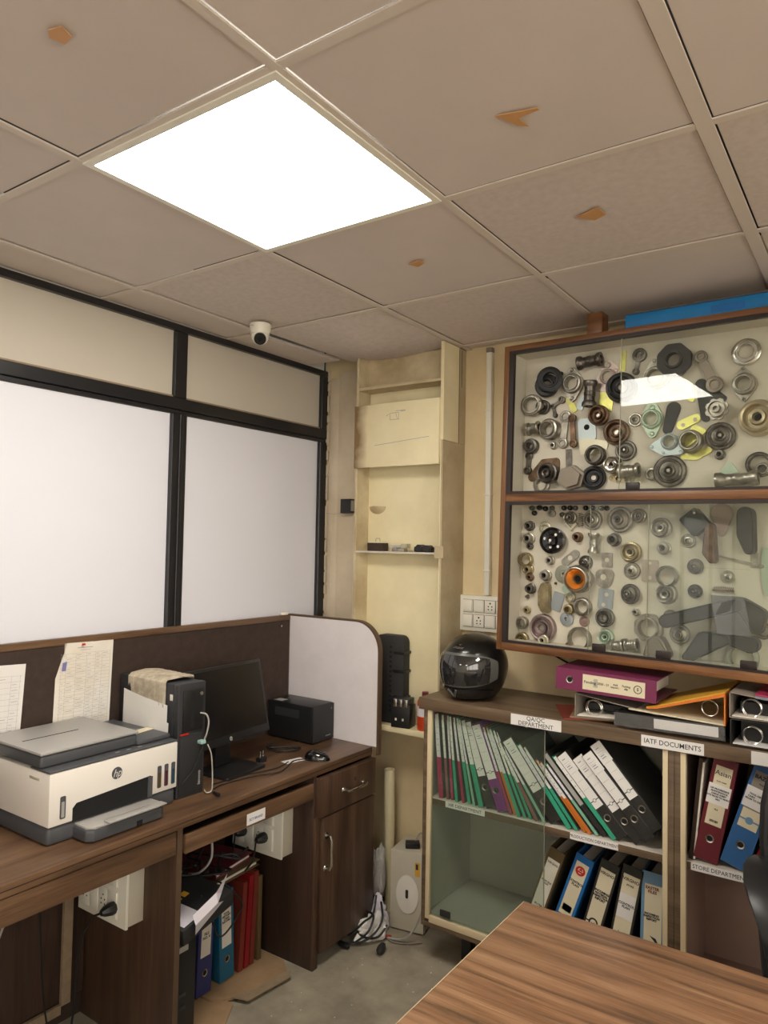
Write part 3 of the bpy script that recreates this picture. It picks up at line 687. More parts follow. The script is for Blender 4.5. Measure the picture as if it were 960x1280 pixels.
# ------------------------------------------------------------ small black computer with cloth round it
pc = thing('desktop_computer', 'charcoal slim desktop computer standing on end beside the printer', 'computer', (-.43, .686, .75), (0, 0, RD(-3)))
box('case', 'pc', (-.335, -.028, .0, .112, .0, .372), pc, .003)
g = G(); g.prism(rrect(0, .112, 0, .374, .006), -.0275, 0, 'yz'); g.build('front_bezel', 'pc', pc, bevel=.004)
box('upper_panel', 'black', (.0005, .004, .018, .100, .215, .352), pc, .002)
box('bezel_groove', 'void', (.0042, .0046, .048, .062, .225, .345), pc)
lab(box('lower_panel', 'blackm', (.0005, .002, .010, .104, .008, .205), pc, .001), 'perforated lower grille')
lab(box('red_stripe', 'red', (.0005, .005, .008, .042, .206, .211), pc, .001), 'short red stripe')
g = G(); g.lathe([(0, .003), (.006, .003), (.007, 0)], 16, Matrix.Translation((.004, .09, .335)) @ Matrix.Rotation(pi/2, 4, 'Z')); g.build('power_button', 'chrome', pc)
text('lenovo', .017, Matrix.Translation((.0024, .090, .062)) @ Matrix.Rotation(pi/2, 4, 'X').to_4x4() @ Matrix.Identity(4) if False else (Matrix.Translation((.0024, .090, .055)) @ FX @ Matrix.Rotation(pi/2, 4, 'Z')), pc, 'hpgrey', 'maker_name', .0002)
lab(box('side_sticker', 'paper', (-.045, -.030, -.0008, -.0001, .318, .338), pc), 'tiny white sticker')
cl = thing('cloth_wrap', 'string-like pleated old cloth wrapped over the slim desktop computer', 'cloth', (-.43, .686, .75), (0, 0, RD(-3)))
g = G(); n = 44; vs = []; 
random.seed(4)
for k in range(n+1):
    x = -.275+.21*k/n; dd_ = .003+.008*(k % 2)+random.uniform(0, .002); lz = .285+.02*sin(k*.5)+(.05 if k < 4 else 0)
    vs += [(x, -dd_, lz), (x, -dd_, .374), (x, -.0+.002, .379+dd_*.5), (x, .056, .381+dd_*.8), (x, .112, .378+dd_*.6), (x, .118+dd_, .30)]
fs = [(6*k+q, 6*k+6+q, 6*k+7+q, 6*k+1+q) for k in range(n) for q in range(5)]
g.add(vs, fs); g.build('pleated_cloth', 'cloth', cl, ang=20)
g = G()
for q in range(3): g.tube([(-.10-.03*q, -.005, .379+.002*q), (-.07-.02*q, .05, .388), (-.055, .10, .384)], .0025, 6)
g.build('cloth_string', 'cloth', cl)
cord('grey lead bridging the front ports of the slim desktop computer', [(-.425, .773, 1.02), (-.405, .785, 1.015), (-.398, .79, .99), (-.40, .785, .955), (-.408, .782, .93)], .0028, 'hpgrey')
t = thing('usb_adapter', 'mint-green plug pushed into the front of the desktop computer', 'plug', (-.423, .772, .925)); box('plug_shell', 'mint', (.0, .022, -.008, .012, -.006, .006), t, .002)
cord('white charging lead hanging from the computer front to the desktop', [(-.40, .79, .915), (-.392, .80, .88), (-.39, .805, .82), (-.385, .80, .765), (-.395, .785, .757), (-.42, .80, .757)], .0022, 'cablew')
cord('black lead running down the computer front behind the printer', [(-.405, .775, .92), (-.41, .765, .88), (-.415, .735, .83), (-.42, .70, .80)], .0022)
t = thing('cable_plug_end', 'small black plug tip lying on the desktop before the computer', 'plug', (-.375, .80, .7505)); G().cyl((0, 0, .006), (.03, -.004, .006), .0055, 10).build('plug_tip', 'black', t)

# ------------------------------------------------------------ monitor
mo = thing('computer_monitor', 'black flat computer monitor on a square foot', 'monitor', (-.515, 1.018, .75), (0, 0, RD(3.8)))
T = Matrix.Translation((.006, 0, .108)) @ Matrix.Rotation(RD(-12.5), 4, 'Y')
def mbx(name, m, b, bevel=0, **k): return box(name, m, b, mo, bevel, T=T, **k)
mbx('rear_shell', 'blackm', (-.040, -.016, -.17, .17, .03, .255), .01)
mbx('bezel', 'black', (-.0155, .0, -.205, .205, .0, .282), .004)
mbx('screen', 'screen', (.0002, .0015, -.193, .193, .030, .270))
g = G(); g.lathe([(0, .0008), (.0075, .0008), (.0077, 0)], 24, T @ Matrix.Translation((.0005, -.015, .014)) @ Matrix.Rotation(pi/2, 4, 'Z')); g.build('emblem', 'hpgrey', mo)
text('hp', .013, T @ at(.0016, -.015, .014, FX), mo, 'black', 'emblem_letters', 0, shear=.35)
box('neck', 'black', (-.075, -.048, -.04, .04, .012, .22), mo, .004)
g = G(); g.prism(rrect(-.10, .075, -.105, .105, .012), .0, .011, 'xy'); g.build('foot', 'black', mo, bevel=.002)
t = thing('metal_pins_plug', 'upright two-pin plug standing on the desk behind the monitor foot', 'plug', (-.505, 1.16, .7505)); box('plug_base', 'black', (-.012, .012, -.018, .018, 0, .02), t, .003); G().cyl((0, -.008, .02), (0, -.008, .042), .003).cyl((0, .008, .02), (0, .008, .042), .003).build('pins', 'chrome', t)
# UPS box
up_ = thing('battery_backup', 'black battery backup box against the white end panel', 'power supply', (-.625, 1.527, .75), (0, 0, RD(0)))
box('case', 'black', (-.135, .120, -.070, .072, .004, .158), up_, .006)
box('front_panel', 'blackm', (.1205, .127, -.068, .070, .006, .156), up_, .004)
lab(box('top_label', 'hpgrey', (-.11, -.06, -.060, -.02, .1585, .1592), up_), 'grey sticker')
box('side_grille', 'pc', (-.09, .05, -.0712, -.0702, .10, .135), up_)
text('V', .012, at(.1275, .05, .135, FX), up_, 'hpgrey', 'maker_mark', .0002)
text('numeric', .010, at(.1275, .03, .025, FX), up_, 'hpgrey', 'maker_name', .0001, shear=.2)
# mouse
ms = thing('computer_mouse', 'black computer mouse beside the white label strip on the desk', 'mouse', (-.358, 1.318, .7502), (0, 0, RD(28)))
g = G(); n, m_ = 16, 8; vs = []; fs = []
for i in range(m_+1):
    e = pi/2*i/m_
    for k in range(n): a = 2*pi*k/n; vs.append((.052*cos(a)*cos(e)**.7, .030*sin(a)*cos(e)**.7, .034*sin(e)*(1-.12*cos(a))))
for i in range(m_):
    for k in range(n): fs.append((i*n+k, i*n+(k+1) % n, (i+1)*n+(k+1) % n, (i+1)*n+k))
g.add(vs, fs); g.build('shell', 'gloss', ms); G().cyl((.03, -.004, .027), (.03, .004, .027), .007, 12).build('scroll_wheel', 'hpdark', ms)
o = tag(box('label_strip', 'paper', (-.02, .02, -.045, .045, 0, .0007)), 'small white label strip lying flat on the desk', 'label'); o.location = (-.42, 1.25, .7502); o.rotation_euler = (0, 0, RD(-14))
cord('black mouse lead wandering from mouse to monitor foot', [(-.39, 1.29, .754), (-.41, 1.24, .754), (-.38, 1.17, .754), (-.36, 1.10, .754), (-.39, 1.03, .754), (-.41, .96, .754), (-.42, .88, .754), (-.41, .83, .754)], .002)
cord('second thin black lead crossing the desk before the monitor', [(-.42, 1.22, .7535), (-.40, 1.13, .7535), (-.43, 1.02, .7535), (-.44, .93, .7535), (-.45, .86, .7535)], .002)
cord('coiled black cable beside the battery backup box', [(-.60, 1.31, .757), (-.56, 1.35, .757), (-.50, 1.38, .757), (-.50, 1.33, .757), (-.55, 1.29, .757), (-.61, 1.30, .760), (-.62, 1.34, .760)], .0035)
o = tag(box('small_ivory_box', 'white', (-.009, .009, -.02, .02, 0, .012), bevel=.003), 'small ivory cover resting on the top of the brown screen corner', 'cover'); o.location = (-.779, 1.57, 1.2675)
PARTS = [
  ('ring', 0.1215, 1.0043, 0.0442, {'k': 0.45, 'd': 0.03, 'tz': 35}, 'rubber', 0.0, 'sealing_ring', 'black rubber ring, the fuller one of the pair near the left side', 1),
  ('ring', 0.1486, 1.0194, 0.0481, {'k': 0.5, 'd': 0.018, 'tz': 40}, 'rubber', 0.032, 'sealing_ring', 'black rubber ring in front of its twin near the left side', 1),
  ('flange', 0.2242, 1.0035, 0.0406, {'c': [(-0.0039, 0.0512, 0.0135), (-0.0012, -0.0556, 0.0135)], 'k': 0.62, 'd': 0.035}, 'steel', 0.0, 'flange_housing', 'grey steel flange housing with pointed ears above and below its bore', 1),
  ('spool', 0.2953, 1.0756, 0.0265, {'L': 0.0892, 'a': 4}, 'darksteel', 0.0, 'pipe_coupling', 'spool-shaped dark steel coupling, topmost piece left of the glass edge', 1),
  ('flange', 0.3573, 1.016, 0.0309, {'c': [(-0.0009, 0.042, 0.0209), (-0.0344, -0.0332, 0.0189), (0.0208, -0.044, 0.0149), (0.0293, 0.0186, 0.0149)], 'k': 0.68, 'd': 0.02}, 'pinkzinc', 0.0, 'flange_plate', 'pinkish zinc flange plate holding a dark-rimmed ring', 1),
  ('plate', 0.4113, 1.0657, 0.0, {'w': 0.0206, 'h': 0.0734, 'a': -2}, 'yellow', 0.0, 'zinc_strip', 'narrow yellow zinc strip at the top beside the glass edge', 1),
  ('cup', 0.4124, 0.9659, 0.0546, {'d': 0.035, 'tz': 35}, 'rubber', 0.0, 'rubber_boot', 'large black conical rubber boot half behind the edge of the glass pane', 1),
  ('link', 0.1563, 0.9338, 0.0106, {'c': [(0.024, 0.0131, 0.0138), (-0.0107, -0.0093, 0.0106), (-0.0015, -0.0435, 0.0096)]}, 'darksteel', 0.0, 'bent_lever', 'bent dark steel lever arm hanging below the black rubber rings', 1),
  ('ring', 0.063, 0.9345, 0.0416, {'k': 0.68, 'd': 0.035, 'tz': 15}, 'steel', 0.0, 'clamp_ring', 'wide steel clamp ring against the left side board, upper one', 1),
  ('cup', 0.1043, 0.9256, 0.0281, {'d': 0.03}, 'darksteel', 0.0, 'clamp_boss', 'dark steel boss joined beside the wide clamp ring on the left', 1),
  ('plate', 0.2183, 0.9256, 0.0, {'w': 0.0234, 'h': 0.065, 'a': 28}, 'yellow', 0.0, 'zinc_tab', 'small yellow zinc tab slanting under the pointed flange housing', 1),
  ('plate', 0.2586, 0.9294, 0.0, {'w': 0.0256, 'h': 0.0539, 'a': -24}, 'bluezinc', 0.0, 'zinc_tab', 'small bluish zinc tab slanting right of the yellow tab', 1),
  ('spool', 0.3023, 0.9526, 0.0314, {'L': 0.0936, 'a': 88}, 'darksteel', 0.01, 'pipe_stub', 'upright dark steel pipe stub below the spool coupling', 1),
  ('plate', 0.3517, 0.9305, 0.0, {'w': 0.0547, 'h': 0.082, 'a': -8}, 'yellow', 0.0, 'zinc_plate', 'yellow zinc plate with small holes right of the upright pipe stub', 1),
  ('cup', 0.3396, 0.8687, 0.0378, {'d': 0.04, 'tz': 10}, 'bronze', 0.03, 'pulley', 'bronze-brown stepped pulley below the yellow plate', 1),
  ('plate', 0.2807, 0.8277, 0.0, {'w': 0.0685, 'h': 0.0811, 'a': 3, 'holes': [(0, 0.1, 0.16)]}, 'bluezinc', 0.0, 'square_plate', 'pale grey square zinc plate with a keyhole slot', 1),
  ('spool', 0.0758, 0.8421, 0.0261, {'L': 0.0489, 'a': 5}, 'steel', 0.0, 'bushing', 'short round steel bushing below the wide clamp ring', 1),
  ('ring', 0.1416, 0.8349, 0.0404, {'k': 0.62, 'd': 0.045, 'tz': -10}, 'steel', 0.0, 'collar_ring', 'thick bright steel collar ring right of the short round bushing', 1),
  ('link', 0.1995, 0.8283, 0.0136, {'c': [(-0.0014, 0.0533, 0.0229), (-0.0105, -0.0475, 0.0198)], 'eyes': 1}, 'steel', 0.0, 'connecting_link', 'steel connecting link with two eyes, the left of two side by side', 1),
  ('link', 0.2324, 0.8261, 0.0093, {'c': [(-0.0048, 0.0457, 0.0155), (0.0028, -0.0504, 0.0155)], 'eyes': 1}, 'bronze', 0.01, 'connecting_link', 'brown-rusted connecting link, the right of two side by side', 1),
  ('cup', 0.3963, 0.8074, 0.0463, {'d': 0.04, 'tz': 15}, 'bronze', 0.0, 'pulley', 'large reddish-brown pulley half behind the edge of the glass pane', 1),
  ('disc', 0.4292, 0.7405, 0.0374, {'d': 0.03, 'tz': 10}, 'darksteel', 0.0, 'pulley', 'grey pulley below the large reddish-brown pulley', 1),
  ('ring', 0.0608, 0.7764, 0.0294, {'k': 0.4, 'd': 0.03}, 'darksteel', 0.0, 'pivot_ring', 'dark pivot ring low on the left side board', 1),
  ('link', 0.0484, 0.716, 0.0131, {'c': [(0.0022, 0.0234, 0.0153), (-0.0018, -0.0338, 0.0164)]}, 'darksteel', 0.0, 'hanging_bracket', 'dark bracket arm hanging under the pivot ring', 1),
  ('hull', 0.3029, 0.7545, 0.0, {'c': [(-0.0313, 0.0216, 0.0201), (-0.0306, -0.0058, 0.0151), (0.045, 0.0122, 0.0151), (0.0305, -0.009, 0.0201)]}, 'palezinc', 0.0, 'zinc_bracket', 'pale yellowish zinc bracket behind a dark ring', 1),
  ('ring', 0.3279, 0.7252, 0.0368, {'k': 0.7, 'd': 0.04, 'tz': 8}, 'darksteel', 0.02, 'bearing_ring', 'deep dark bearing ring with pale centre before the pale bracket', 1),
  ('cup', 0.3882, 0.6885, 0.0311, {'d': 0.04}, 'chrome', 0.01, 'bearing', 'shiny concentric bearing low beside the glass edge', 1),
  ('plate', 0.213, 0.7191, 0.0, {'w': 0.0238, 'h': 0.0775, 'a': 2}, 'darksteel', 0.0, 'flat_bar', 'upright dark steel bar below the two connecting links', 1),
  ('hull', 0.1112, 0.6799, 0.0, {'c': [(-0.0468, -0.0243, 0.016), (-0.0009, 0.0309, 0.0139), (0.0511, 0.0338, 0.0139), (0.0522, -0.0069, 0.0139)]}, 'bronze', 0.0, 'cast_bracket', 'angular bronze-brown cast bracket low on the left', 1),
  ('cup', 0.1484, 0.6659, 0.0401, {'d': 0.045, 'tz': -10}, 'darksteel', 0.02, 'cup_bearing', 'dark bearing cup in front of the angular bronze bracket', 1),
  ('hex', 0.2386, 0.6455, 0.0552, {'d': 0.04}, 'greybrown', 0.02, 'hexagonal_cover', 'large grey-brown hexagonal cover with a bright patch, at the bottom', 1),
  ('cup', 0.3146, 0.6458, 0.0438, {'d': 0.025, 'tz': 25}, 'rubber', 0.0, 'rubber_bung', 'black rubber cap right of the hexagonal cover', 1),
  ('flange', 0.4023, 0.6408, 0.0145, {'c': [(-0.0245, 0.0031, 0.0106), (0.0242, -0.0031, 0.0106)], 'k': 0.5, 'd': 0.012}, 'brass', 0.0, 'brass_flange', 'small brass flange with two ears below the shiny bearing', 1),
  ('spool', 0.4522, 0.6641, 0.0266, {'L': 0.0712, 'a': 3}, 'steel', 0.01, 'threaded_sleeve', 'ribbed steel sleeve lying on its side at the bottom behind glass', 1),
  ('flange', 0.4552, 0.6345, 0.019, {'c': [(-0.0261, -0.0017, 0.0104), (0.0259, -0.0007, 0.0104)], 'k': 0.5, 'd': 0.012}, 'palezinc', 0.0, 'zinc_flange', 'pale flange with two ears under the ribbed steel sleeve', 1),
  ('ring', 0.1072, 0.6246, 0.0331, {'k': 0.6, 'd': 0.02}, 'steel', 0.0, 'flat_washer', 'steel washer lying at the bottom under the bronze bracket', 1),
  ('bush', 0.1508, 0.7744, 0.0148, {}, 'steel', 0.0, 'small_bushing', 'small steel bushing below the thick collar ring', 1),
  ('bush', 0.1733, 1.049, 0.0085, {}, 'rubber', 0.0, 'rubber_plug', 'tiny black plug right of the black rubber rings', 1),
  ('disc', 0.4603, 0.8494, 0.0248, {'d': 0.02}, 'steel', 0.0, 'small_pulley', 'small steel pulley behind the glass left of the green ring', 1),
  ('link', 0.4628, 1.0566, 0.0119, {'c': [(0.0086, 0.0232, 0.0249), (-0.0036, -0.0347, 0.0119)], 'eyes': 1}, 'darksteel', 0.0, 'hook_bracket', 'dark hooked bracket at the top of the glass pane, leftmost behind it', 1),
  ('hole', 0.5984, 1.0393, 0.0607, {'n': 8, 'k': 0.38, 'd': 0.02}, 'rubber', 0.02, 'octagonal_plate', 'large black eight-sided plate with a round hole', 1),
  ('flange', 0.5307, 0.9921, 0.0421, {'c': [(-0.0063, 0.0593, 0.0116), (-0.0443, -0.003, 0.0084), (0.0386, -0.0123, 0.0084)], 'k': 0.68, 'd': 0.03}, 'steel', 0.0, 'ring_flange', 'steel ring flange half under the black eight-sided plate', 1),
  ('link', 0.7061, 0.9924, 0.0197, {'c': [(-0.0246, 0.0516, 0.0207), (0.0195, -0.0479, 0.0276)], 'eyes': 1, 'w': 0.0222}, 'greybrown', 0.01, 'swing_link', 'long grey-brown swing arm with an eye at each end', 1),
  ('ring', 0.8195, 1.0431, 0.0446, {'k': 0.52, 'd': 0.02, 'double': 1}, 'chrome', 0.0, 'bearing_race', 'double chrome bearing race, highest piece on the right', 1),
  ('flange', 0.815, 0.9373, 0.0388, {'c': [(-0.0037, 0.0499, 0.0085), (-0.0003, -0.0493, 0.0085)], 'k': 0.62, 'd': 0.035}, 'steel', 0.0, 'rhombic_flange', 'rhombic steel flange under the chrome bearing race', 1),
  ('cup', 0.8583, 0.8229, 0.0592, {'d': 0.05}, 'gold', 0.0, 'motor_cover', 'big gold-toned round cap with a dark centre at the right edge', 1),
  ('hull', 0.7072, 0.9135, 0.0, {'c': [(-0.0267, 0.0384, 0.0197), (0.0423, -0.0143, 0.0108), (-0.0108, -0.0751, 0.0147)]}, 'rubber', 0.0, 'black_gusset', 'black gusset plate below the swing arm', 1),
  ('gear', 0.7385, 0.8575, 0.0368, {'d': 0.03}, 'steel', 0.03, 'geared_hub', 'notched steel hub in front of the black gusset plate', 1),
  ('hull', 0.6299, 0.9315, 0.0, {'c': [(0.0096, 0.0145, 0.0172), (-0.0298, 0.0083, 0.0132), (0.0224, -0.028, 0.0081)], 'holes': [(0.0096, 0.0145, 0.0081)]}, 'yellow', 0.0, 'zinc_bracket', 'yellow zinc bracket at the upper corner of the light reflection', 1),
  ('hull', 0.6413, 0.8274, 0.0, {'c': [(-0.0219, -0.0087, 0.0171), (0.0241, 0.0109, 0.0151)], 'holes': [(-0.017, -0.009, 0.007), (0.0217, 0.006, 0.007)]}, 'yellow', 0.0, 'zinc_bracket', 'yellow zinc bracket with two holes in the middle of the pane', 1),
  ('flange', 0.5194, 0.8462, 0.0378, {'c': [(0.002, -0.052, 0.0147), (0.0003, 0.0381, 0.021)], 'k': 0.66, 'd': 0.03}, 'greenzinc', 0.0, 'green_flange', 'pale green zinc flange round a dark bore', 1),
  ('hull', 0.5815, 0.8528, 0.0, {'c': [(0.0096, 0.0253, 0.0236), (-0.0093, -0.0463, 0.0164)]}, 'rubber', 0.0, 'black_bracket', 'black bracket between the green flange and the yellow bracket', 1),
  ('flange', 0.5841, 0.7615, 0.0307, {'c': [(-0.0592, -0.0149, 0.0092), (-0.0205, -0.0379, 0.0092), (0.0368, -0.0357, 0.0092)], 'k': 0.7, 'd': 0.025}, 'bluezinc', 0.01, 'blue_flange', 'bluish grey flange ring with long ears, low in the middle', 1),
  ('hull', 0.6594, 0.7595, 0.0, {'c': [(0.0017, 0.0484, 0.009), (-0.0314, -0.0135, 0.0119), (0.0306, 0.0336, 0.008)]}, 'yellow', 0.0, 'zinc_diamond', 'yellow zinc diamond plate behind a steel ring', 1),
  ('ring', 0.657, 0.7571, 0.0378, {'k': 0.68, 'd': 0.045}, 'steel', 0.012, 'steel_collar', 'steel collar ring standing on yellow zinc plates', 1),
  ('disc', 0.7443, 0.7704, 0.0472, {'d': 0.035, 'tz': 20}, 'darksteel', 0.0, 'cone_pulley', 'large dark cone pulley right of the steel collar', 1),
  ('hull', 0.6721, 0.7156, 0.0, {'c': [(-0.046, -0.0065, 0.0089), (-0.0046, -0.0099, 0.0099), (0.0354, 0.0134, 0.0109)]}, 'yellow', 0.0, 'zinc_crescent', 'curved yellow zinc strip under the steel collar', 1),
  ('bush', 0.7428, 0.7106, 0.0173, {}, 'darksteel', 0.0, 'dark_bushing', 'small dark bushing below the dark cone pulley', 1),
  ('disc', 0.5838, 0.6603, 0.055, {'d': 0.035, 'tz': 15}, 'darksteel', 0.0, 'stepped_pulley', 'large dark stepped pulley at the bottom centre', 1),
  ('ring', 0.524, 0.6529, 0.0229, {'k': 0.62, 'd': 0.02}, 'steel', 0.0, 'small_ring', 'small steel ring touching the large dark stepped pulley', 1),
  ('hull', 0.7713, 0.639, 0.0, {'c': [(-0.0004, 0.0346, 0.0123), (-0.0342, -0.0189, 0.0114), (0.0408, -0.0208, 0.0095)]}, 'greenzinc', 0.0, 'shield_plate', 'pale green shield plate at the bottom right', 1),
  ('spool', 0.8031, 0.6243, 0.0253, {'L': 0.1266, 'a': 3}, 'steel', 0.02, 'pipe_sleeve', 'long steel sleeve lying across the pale green shield plate', 1),
  ('ring', 0.8621, 0.6724, 0.0404, {'k': 0.72, 'd': 0.03}, 'darksteel', 0.0, 'dark_ring', 'large dark ring low at the right edge', 1),
  ('ring', 0.8774, 0.6549, 0.021, {'k': 0.6, 'd': 0.04}, 'steel', 0.01, 'inner_ring', 'small steel ring inside the large dark ring', 1),
  ('bush', 0.0678, 0.5366, 0.0103, {}, 'darksteel', 0.0, 'small_plug', 'PLUG0', 0),
  ('bush', 0.0986, 0.5375, 0.0102, {}, 'rubber', 0.0, 'small_plug', 'PLUG1', 0),
  ('bush', 0.1236, 0.5338, 0.0101, {}, 'rubber', 0.0, 'small_plug', 'PLUG2', 0),
  ('bush', 0.1509, 0.5353, 0.01, {}, 'darksteel', 0.0, 'small_plug', 'PLUG3', 0),
  ('bush', 0.1992, 0.5361, 0.0098, {}, 'rubber', 0.0, 'small_plug', 'PLUG4', 0),
  ('bush', 0.223, 0.536, 0.0097, {}, 'rubber', 0.0, 'small_plug', 'PLUG5', 0),
  ('bush', 0.2439, 0.5359, 0.0097, {}, 'darksteel', 0.0, 'small_plug', 'PLUG6', 0),
  ('bush', 0.2837, 0.5358, 0.0095, {}, 'rubber', 0.0, 'small_plug', 'PLUG7', 0),
  ('bush', 0.3106, 0.5366, 0.0094, {}, 'rubber', 0.0, 'small_plug', 'PLUG8', 0),
  ('bush', 0.3433, 0.5346, 0.0093, {}, 'darksteel', 0.0, 'small_plug', 'PLUG9', 0),
  ('bush', 0.3631, 0.5345, 0.0093, {}, 'rubber', 0.0, 'small_plug', 'PLUG10', 0),
  ('bush', 0.0785, 0.517, 0.0102, {}, 'rubber', 0.0, 'small_plug', 'PLUG11', 0),
  ('bush', 0.1919, 0.511, 0.0098, {}, 'darksteel', 0.0, 'small_plug', 'PLUG12', 0),
  ('ring', 0.1514, 0.516, 0.0147, {'k': 0.5, 'd': 0.015}, 'steel', 0.0, 'small_washer', 'small steel washer just under the row of little plugs', 0),
  ('cup', 0.2276, 0.5001, 0.0235, {'d': 0.03}, 'steel', 0.0, 'valve_ring', 'steel valve ring above a loose folded clip', 0),
  ('link', 0.2273, 0.4688, 0.0051, {'c': [(-0.0241, 0.0147, 0.0061), (0.0029, -0.0124, 0.0061), (0.0207, 0.0077, 0.0061)]}, 'palezinc', 0.0, 'folded_clip', 'folded wire clip under the steel valve ring', 0),
  ('spring', 0.2684, 0.4905, 0.0091, {'h': 0.0529}, 'steel', 0.0, 'coil_spring', 'small upright coil spring near the top', 0),
  ('disc', 0.3117, 0.4917, 0.0367, {'d': 0.035}, 'steel', 0.0, 'stepped_disc', 'grey stepped disc right of the coil spring', 0),
  ('disc', 0.4152, 0.4933, 0.0469, {'d': 0.03, 'tz': -10}, 'steel', 0.0, 'gear_cover', 'wide oval steel gear cover at the top', 0),
  ('cup', 0.4812, 0.5068, 0.0262, {'d': 0.03}, 'steel', 0.0, 'top_bearing', 'steel cap at the top right of the wide gear cover', 0),
  ('bush', 0.0614, 0.4669, 0.0194, {}, 'darksteel', 0.0, 'dark_bushing', 'dark bushing at the upper left corner', 0),
  ('ring', 0.1256, 0.46, 0.0243, {'k': 0.5, 'd': 0.012}, 'palezinc', 0.0, 'pale_washer', 'pale washer peeping above the glossy black disc', 0),
  ('blackdisc', 0.1639, 0.4127, 0.05, {'d': 0.03}, 'gloss', 0.013, 'black_hub', 'glossy black hub disc with small bright holes', 0),
  ('bush', 0.257, 0.4282, 0.0192, {}, 'bronze', 0.0, 'bronze_bushing', 'bronze bushing right of the glossy black hub', 0),
  ('spool', 0.3238, 0.4068, 0.0207, {'L': 0.0739, 'a': 90}, 'steel', 0.0, 'steel_roller', 'upright steel roller below the grey stepped disc', 0),
  ('bush', 0.395, 0.4215, 0.0241, {}, 'darksteel', 0.0, 'ribbed_bushing', 'ribbed bushing with a brown bore below the oval gear cover', 0),
  ('bush', 0.06, 0.418, 0.0227, {}, 'steel', 0.0, 'steel_bushing', 'steel bushing at the left, second from the top', 0),
  ('bush', 0.0637, 0.3882, 0.0129, {}, 'darksteel', 0.0, 'tiny_bushing', 'tiny dark bushing just under the second bushing at the left', 0),
  ('bush', 0.1492, 0.3377, 0.0172, {}, 'steel', 0.0, 'steel_bushing', 'small steel bushing directly below the glossy black hub', 0),
  ('hull', 0.2288, 0.3498, 0.0, {'c': [(-0.019, -0.0156, 0.0153), (0.0194, 0.0155, 0.0153)], 'holes': [(0.0, 0.0, 0.0092)]}, 'steel', 0.0, 'slotted_plate', 'slanting slotted plate above the copper-lined cone', 0),
  ('disc', 0.2886, 0.336, 0.0259, {'d': 0.03}, 'darksteel', 0.0, 'small_pulley', 'dark small pulley touching the copper-lined cone', 0),
  ('ring', 0.0511, 0.3374, 0.027, {'k': 0.72, 'd': 0.03, 'tz': 20}, 'brass', 0.0, 'brass_ring', 'brass ring halfway up the left side', 0),
  ('bush', 0.0608, 0.2988, 0.0204, {}, 'brass', 0.0, 'brass_bushing', 'brass bushing under the brass ring at the left', 0),
  ('bush', 0.0684, 0.2695, 0.015, {}, 'bronze', 0.0, 'rusty_bushing', 'rust-brown bushing under the brass bushing', 0),
  ('ring', 0.203, 0.2892, 0.0338, {'k': 0.12, 'd': 0.008}, 'greygreen', 0.0, 'grey_disc', 'flat grey-green disc behind the copper-lined cone', 0),
  ('cone', 0.2711, 0.2746, 0.051, {'d': 0.05, 'tz': 5}, 'steel', 0.012, 'copper_lined_cone', 'large steel cone with an orange copper lining', 0),
  ('plate', 0.3683, 0.348, 0.0, {'w': 0.0397, 'h': 0.0533, 'a': 0, 'holes': [(0, 0, 0.2)]}, 'steel', 0.0, 'square_tab', 'small square tab with one hole', 0),
  ('hull', 0.36, 0.2805, 0.0, {'c': [(-0.0136, 0.0137, 0.0194), (0.0158, 0.0152, 0.0194), (-0.0009, -0.0048, 0.0301)], 'holes': [(-0.0036, 0.0056, 0.0107)]}, 'steel', 0.0, 'rounded_plate', 'rounded steel plate with one hole under the square tab', 0),
  ('cup', 0.4556, 0.3787, 0.0367, {'d': 0.03}, 'brass', 0.0, 'brass_cup', 'brassy cup with a pale centre', 0),
  ('disc', 0.4593, 0.3141, 0.0291, {'d': 0.025}, 'steel', 0.0, 'hub_disc', 'steel hub disc below the brassy cup', 0),
  ('bush', 0.1345, 0.2806, 0.022, {}, 'steel', 0.0, 'steel_bushing', 'slanted steel bushing left of the flat grey-green disc', 0),
  ('bush', 0.0725, 0.2263, 0.0203, {}, 'darksteel', 0.0, 'dark_bushing', 'dark bushing at the left below the rust-brown one', 0),
  ('bush', 0.0582, 0.1947, 0.0081, {}, 'darksteel', 0.0, 'tiny_pin', 'tiny pin at the left between two bushings', 0),
  ('bush', 0.0597, 0.1437, 0.015, {}, 'brass', 0.0, 'brass_bushing', 'small brass bushing low at the left', 0),
  ('ring', 0.0426, 0.0937, 0.0242, {'k': 0.6, 'd': 0.03}, 'steel', 0.0, 'small_collar', 'small collar ring at the lower left corner', 0),
  ('hull', 0.1331, 0.1924, 0.0, {'c': [(0.0053, 0.0456, 0.0168), (-0.0089, 0.0246, 0.0115), (-0.0076, -0.0207, 0.0115), (0.0076, -0.0371, 0.0168)], 'd': 0.03}, 'brass', 0.0, 'brass_bracket', 'upright brass bracket left of a blue-grey plate', 0),
  ('plate', 0.1803, 0.1849, 0.0, {'w': 0.0438, 'h': 0.0696, 'a': -15}, 'bluegrey', 0.0, 'blue_plate', 'plain blue-grey plate', 0),
  ('bush', 0.172, 0.2526, 0.0047, {}, 'rubber', 0.0, 'tiny_hole_plug', 'tiny black plug in the middle left', 0),
  ('hull', 0.2189, 0.2282, 0.0, {'c': [(-0.0091, 0.0068, 0.0122), (0.007, -0.0069, 0.0122)]}, 'greenzinc', 0.0, 'green_tab', 'small pale green tab under the cone', 0),
  ('ring', 0.2341, 0.2061, 0.0192, {'k': 0.72, 'd': 0.02}, 'palezinc', 0.0, 'pale_ring', 'small pale ring under the green tab', 0),
  ('ring', 0.2311, 0.1611, 0.0192, {'k': 0.5, 'd': 0.03}, 'brass', 0.0, 'brass_ring', 'small brass ring above the spotted disc', 0),
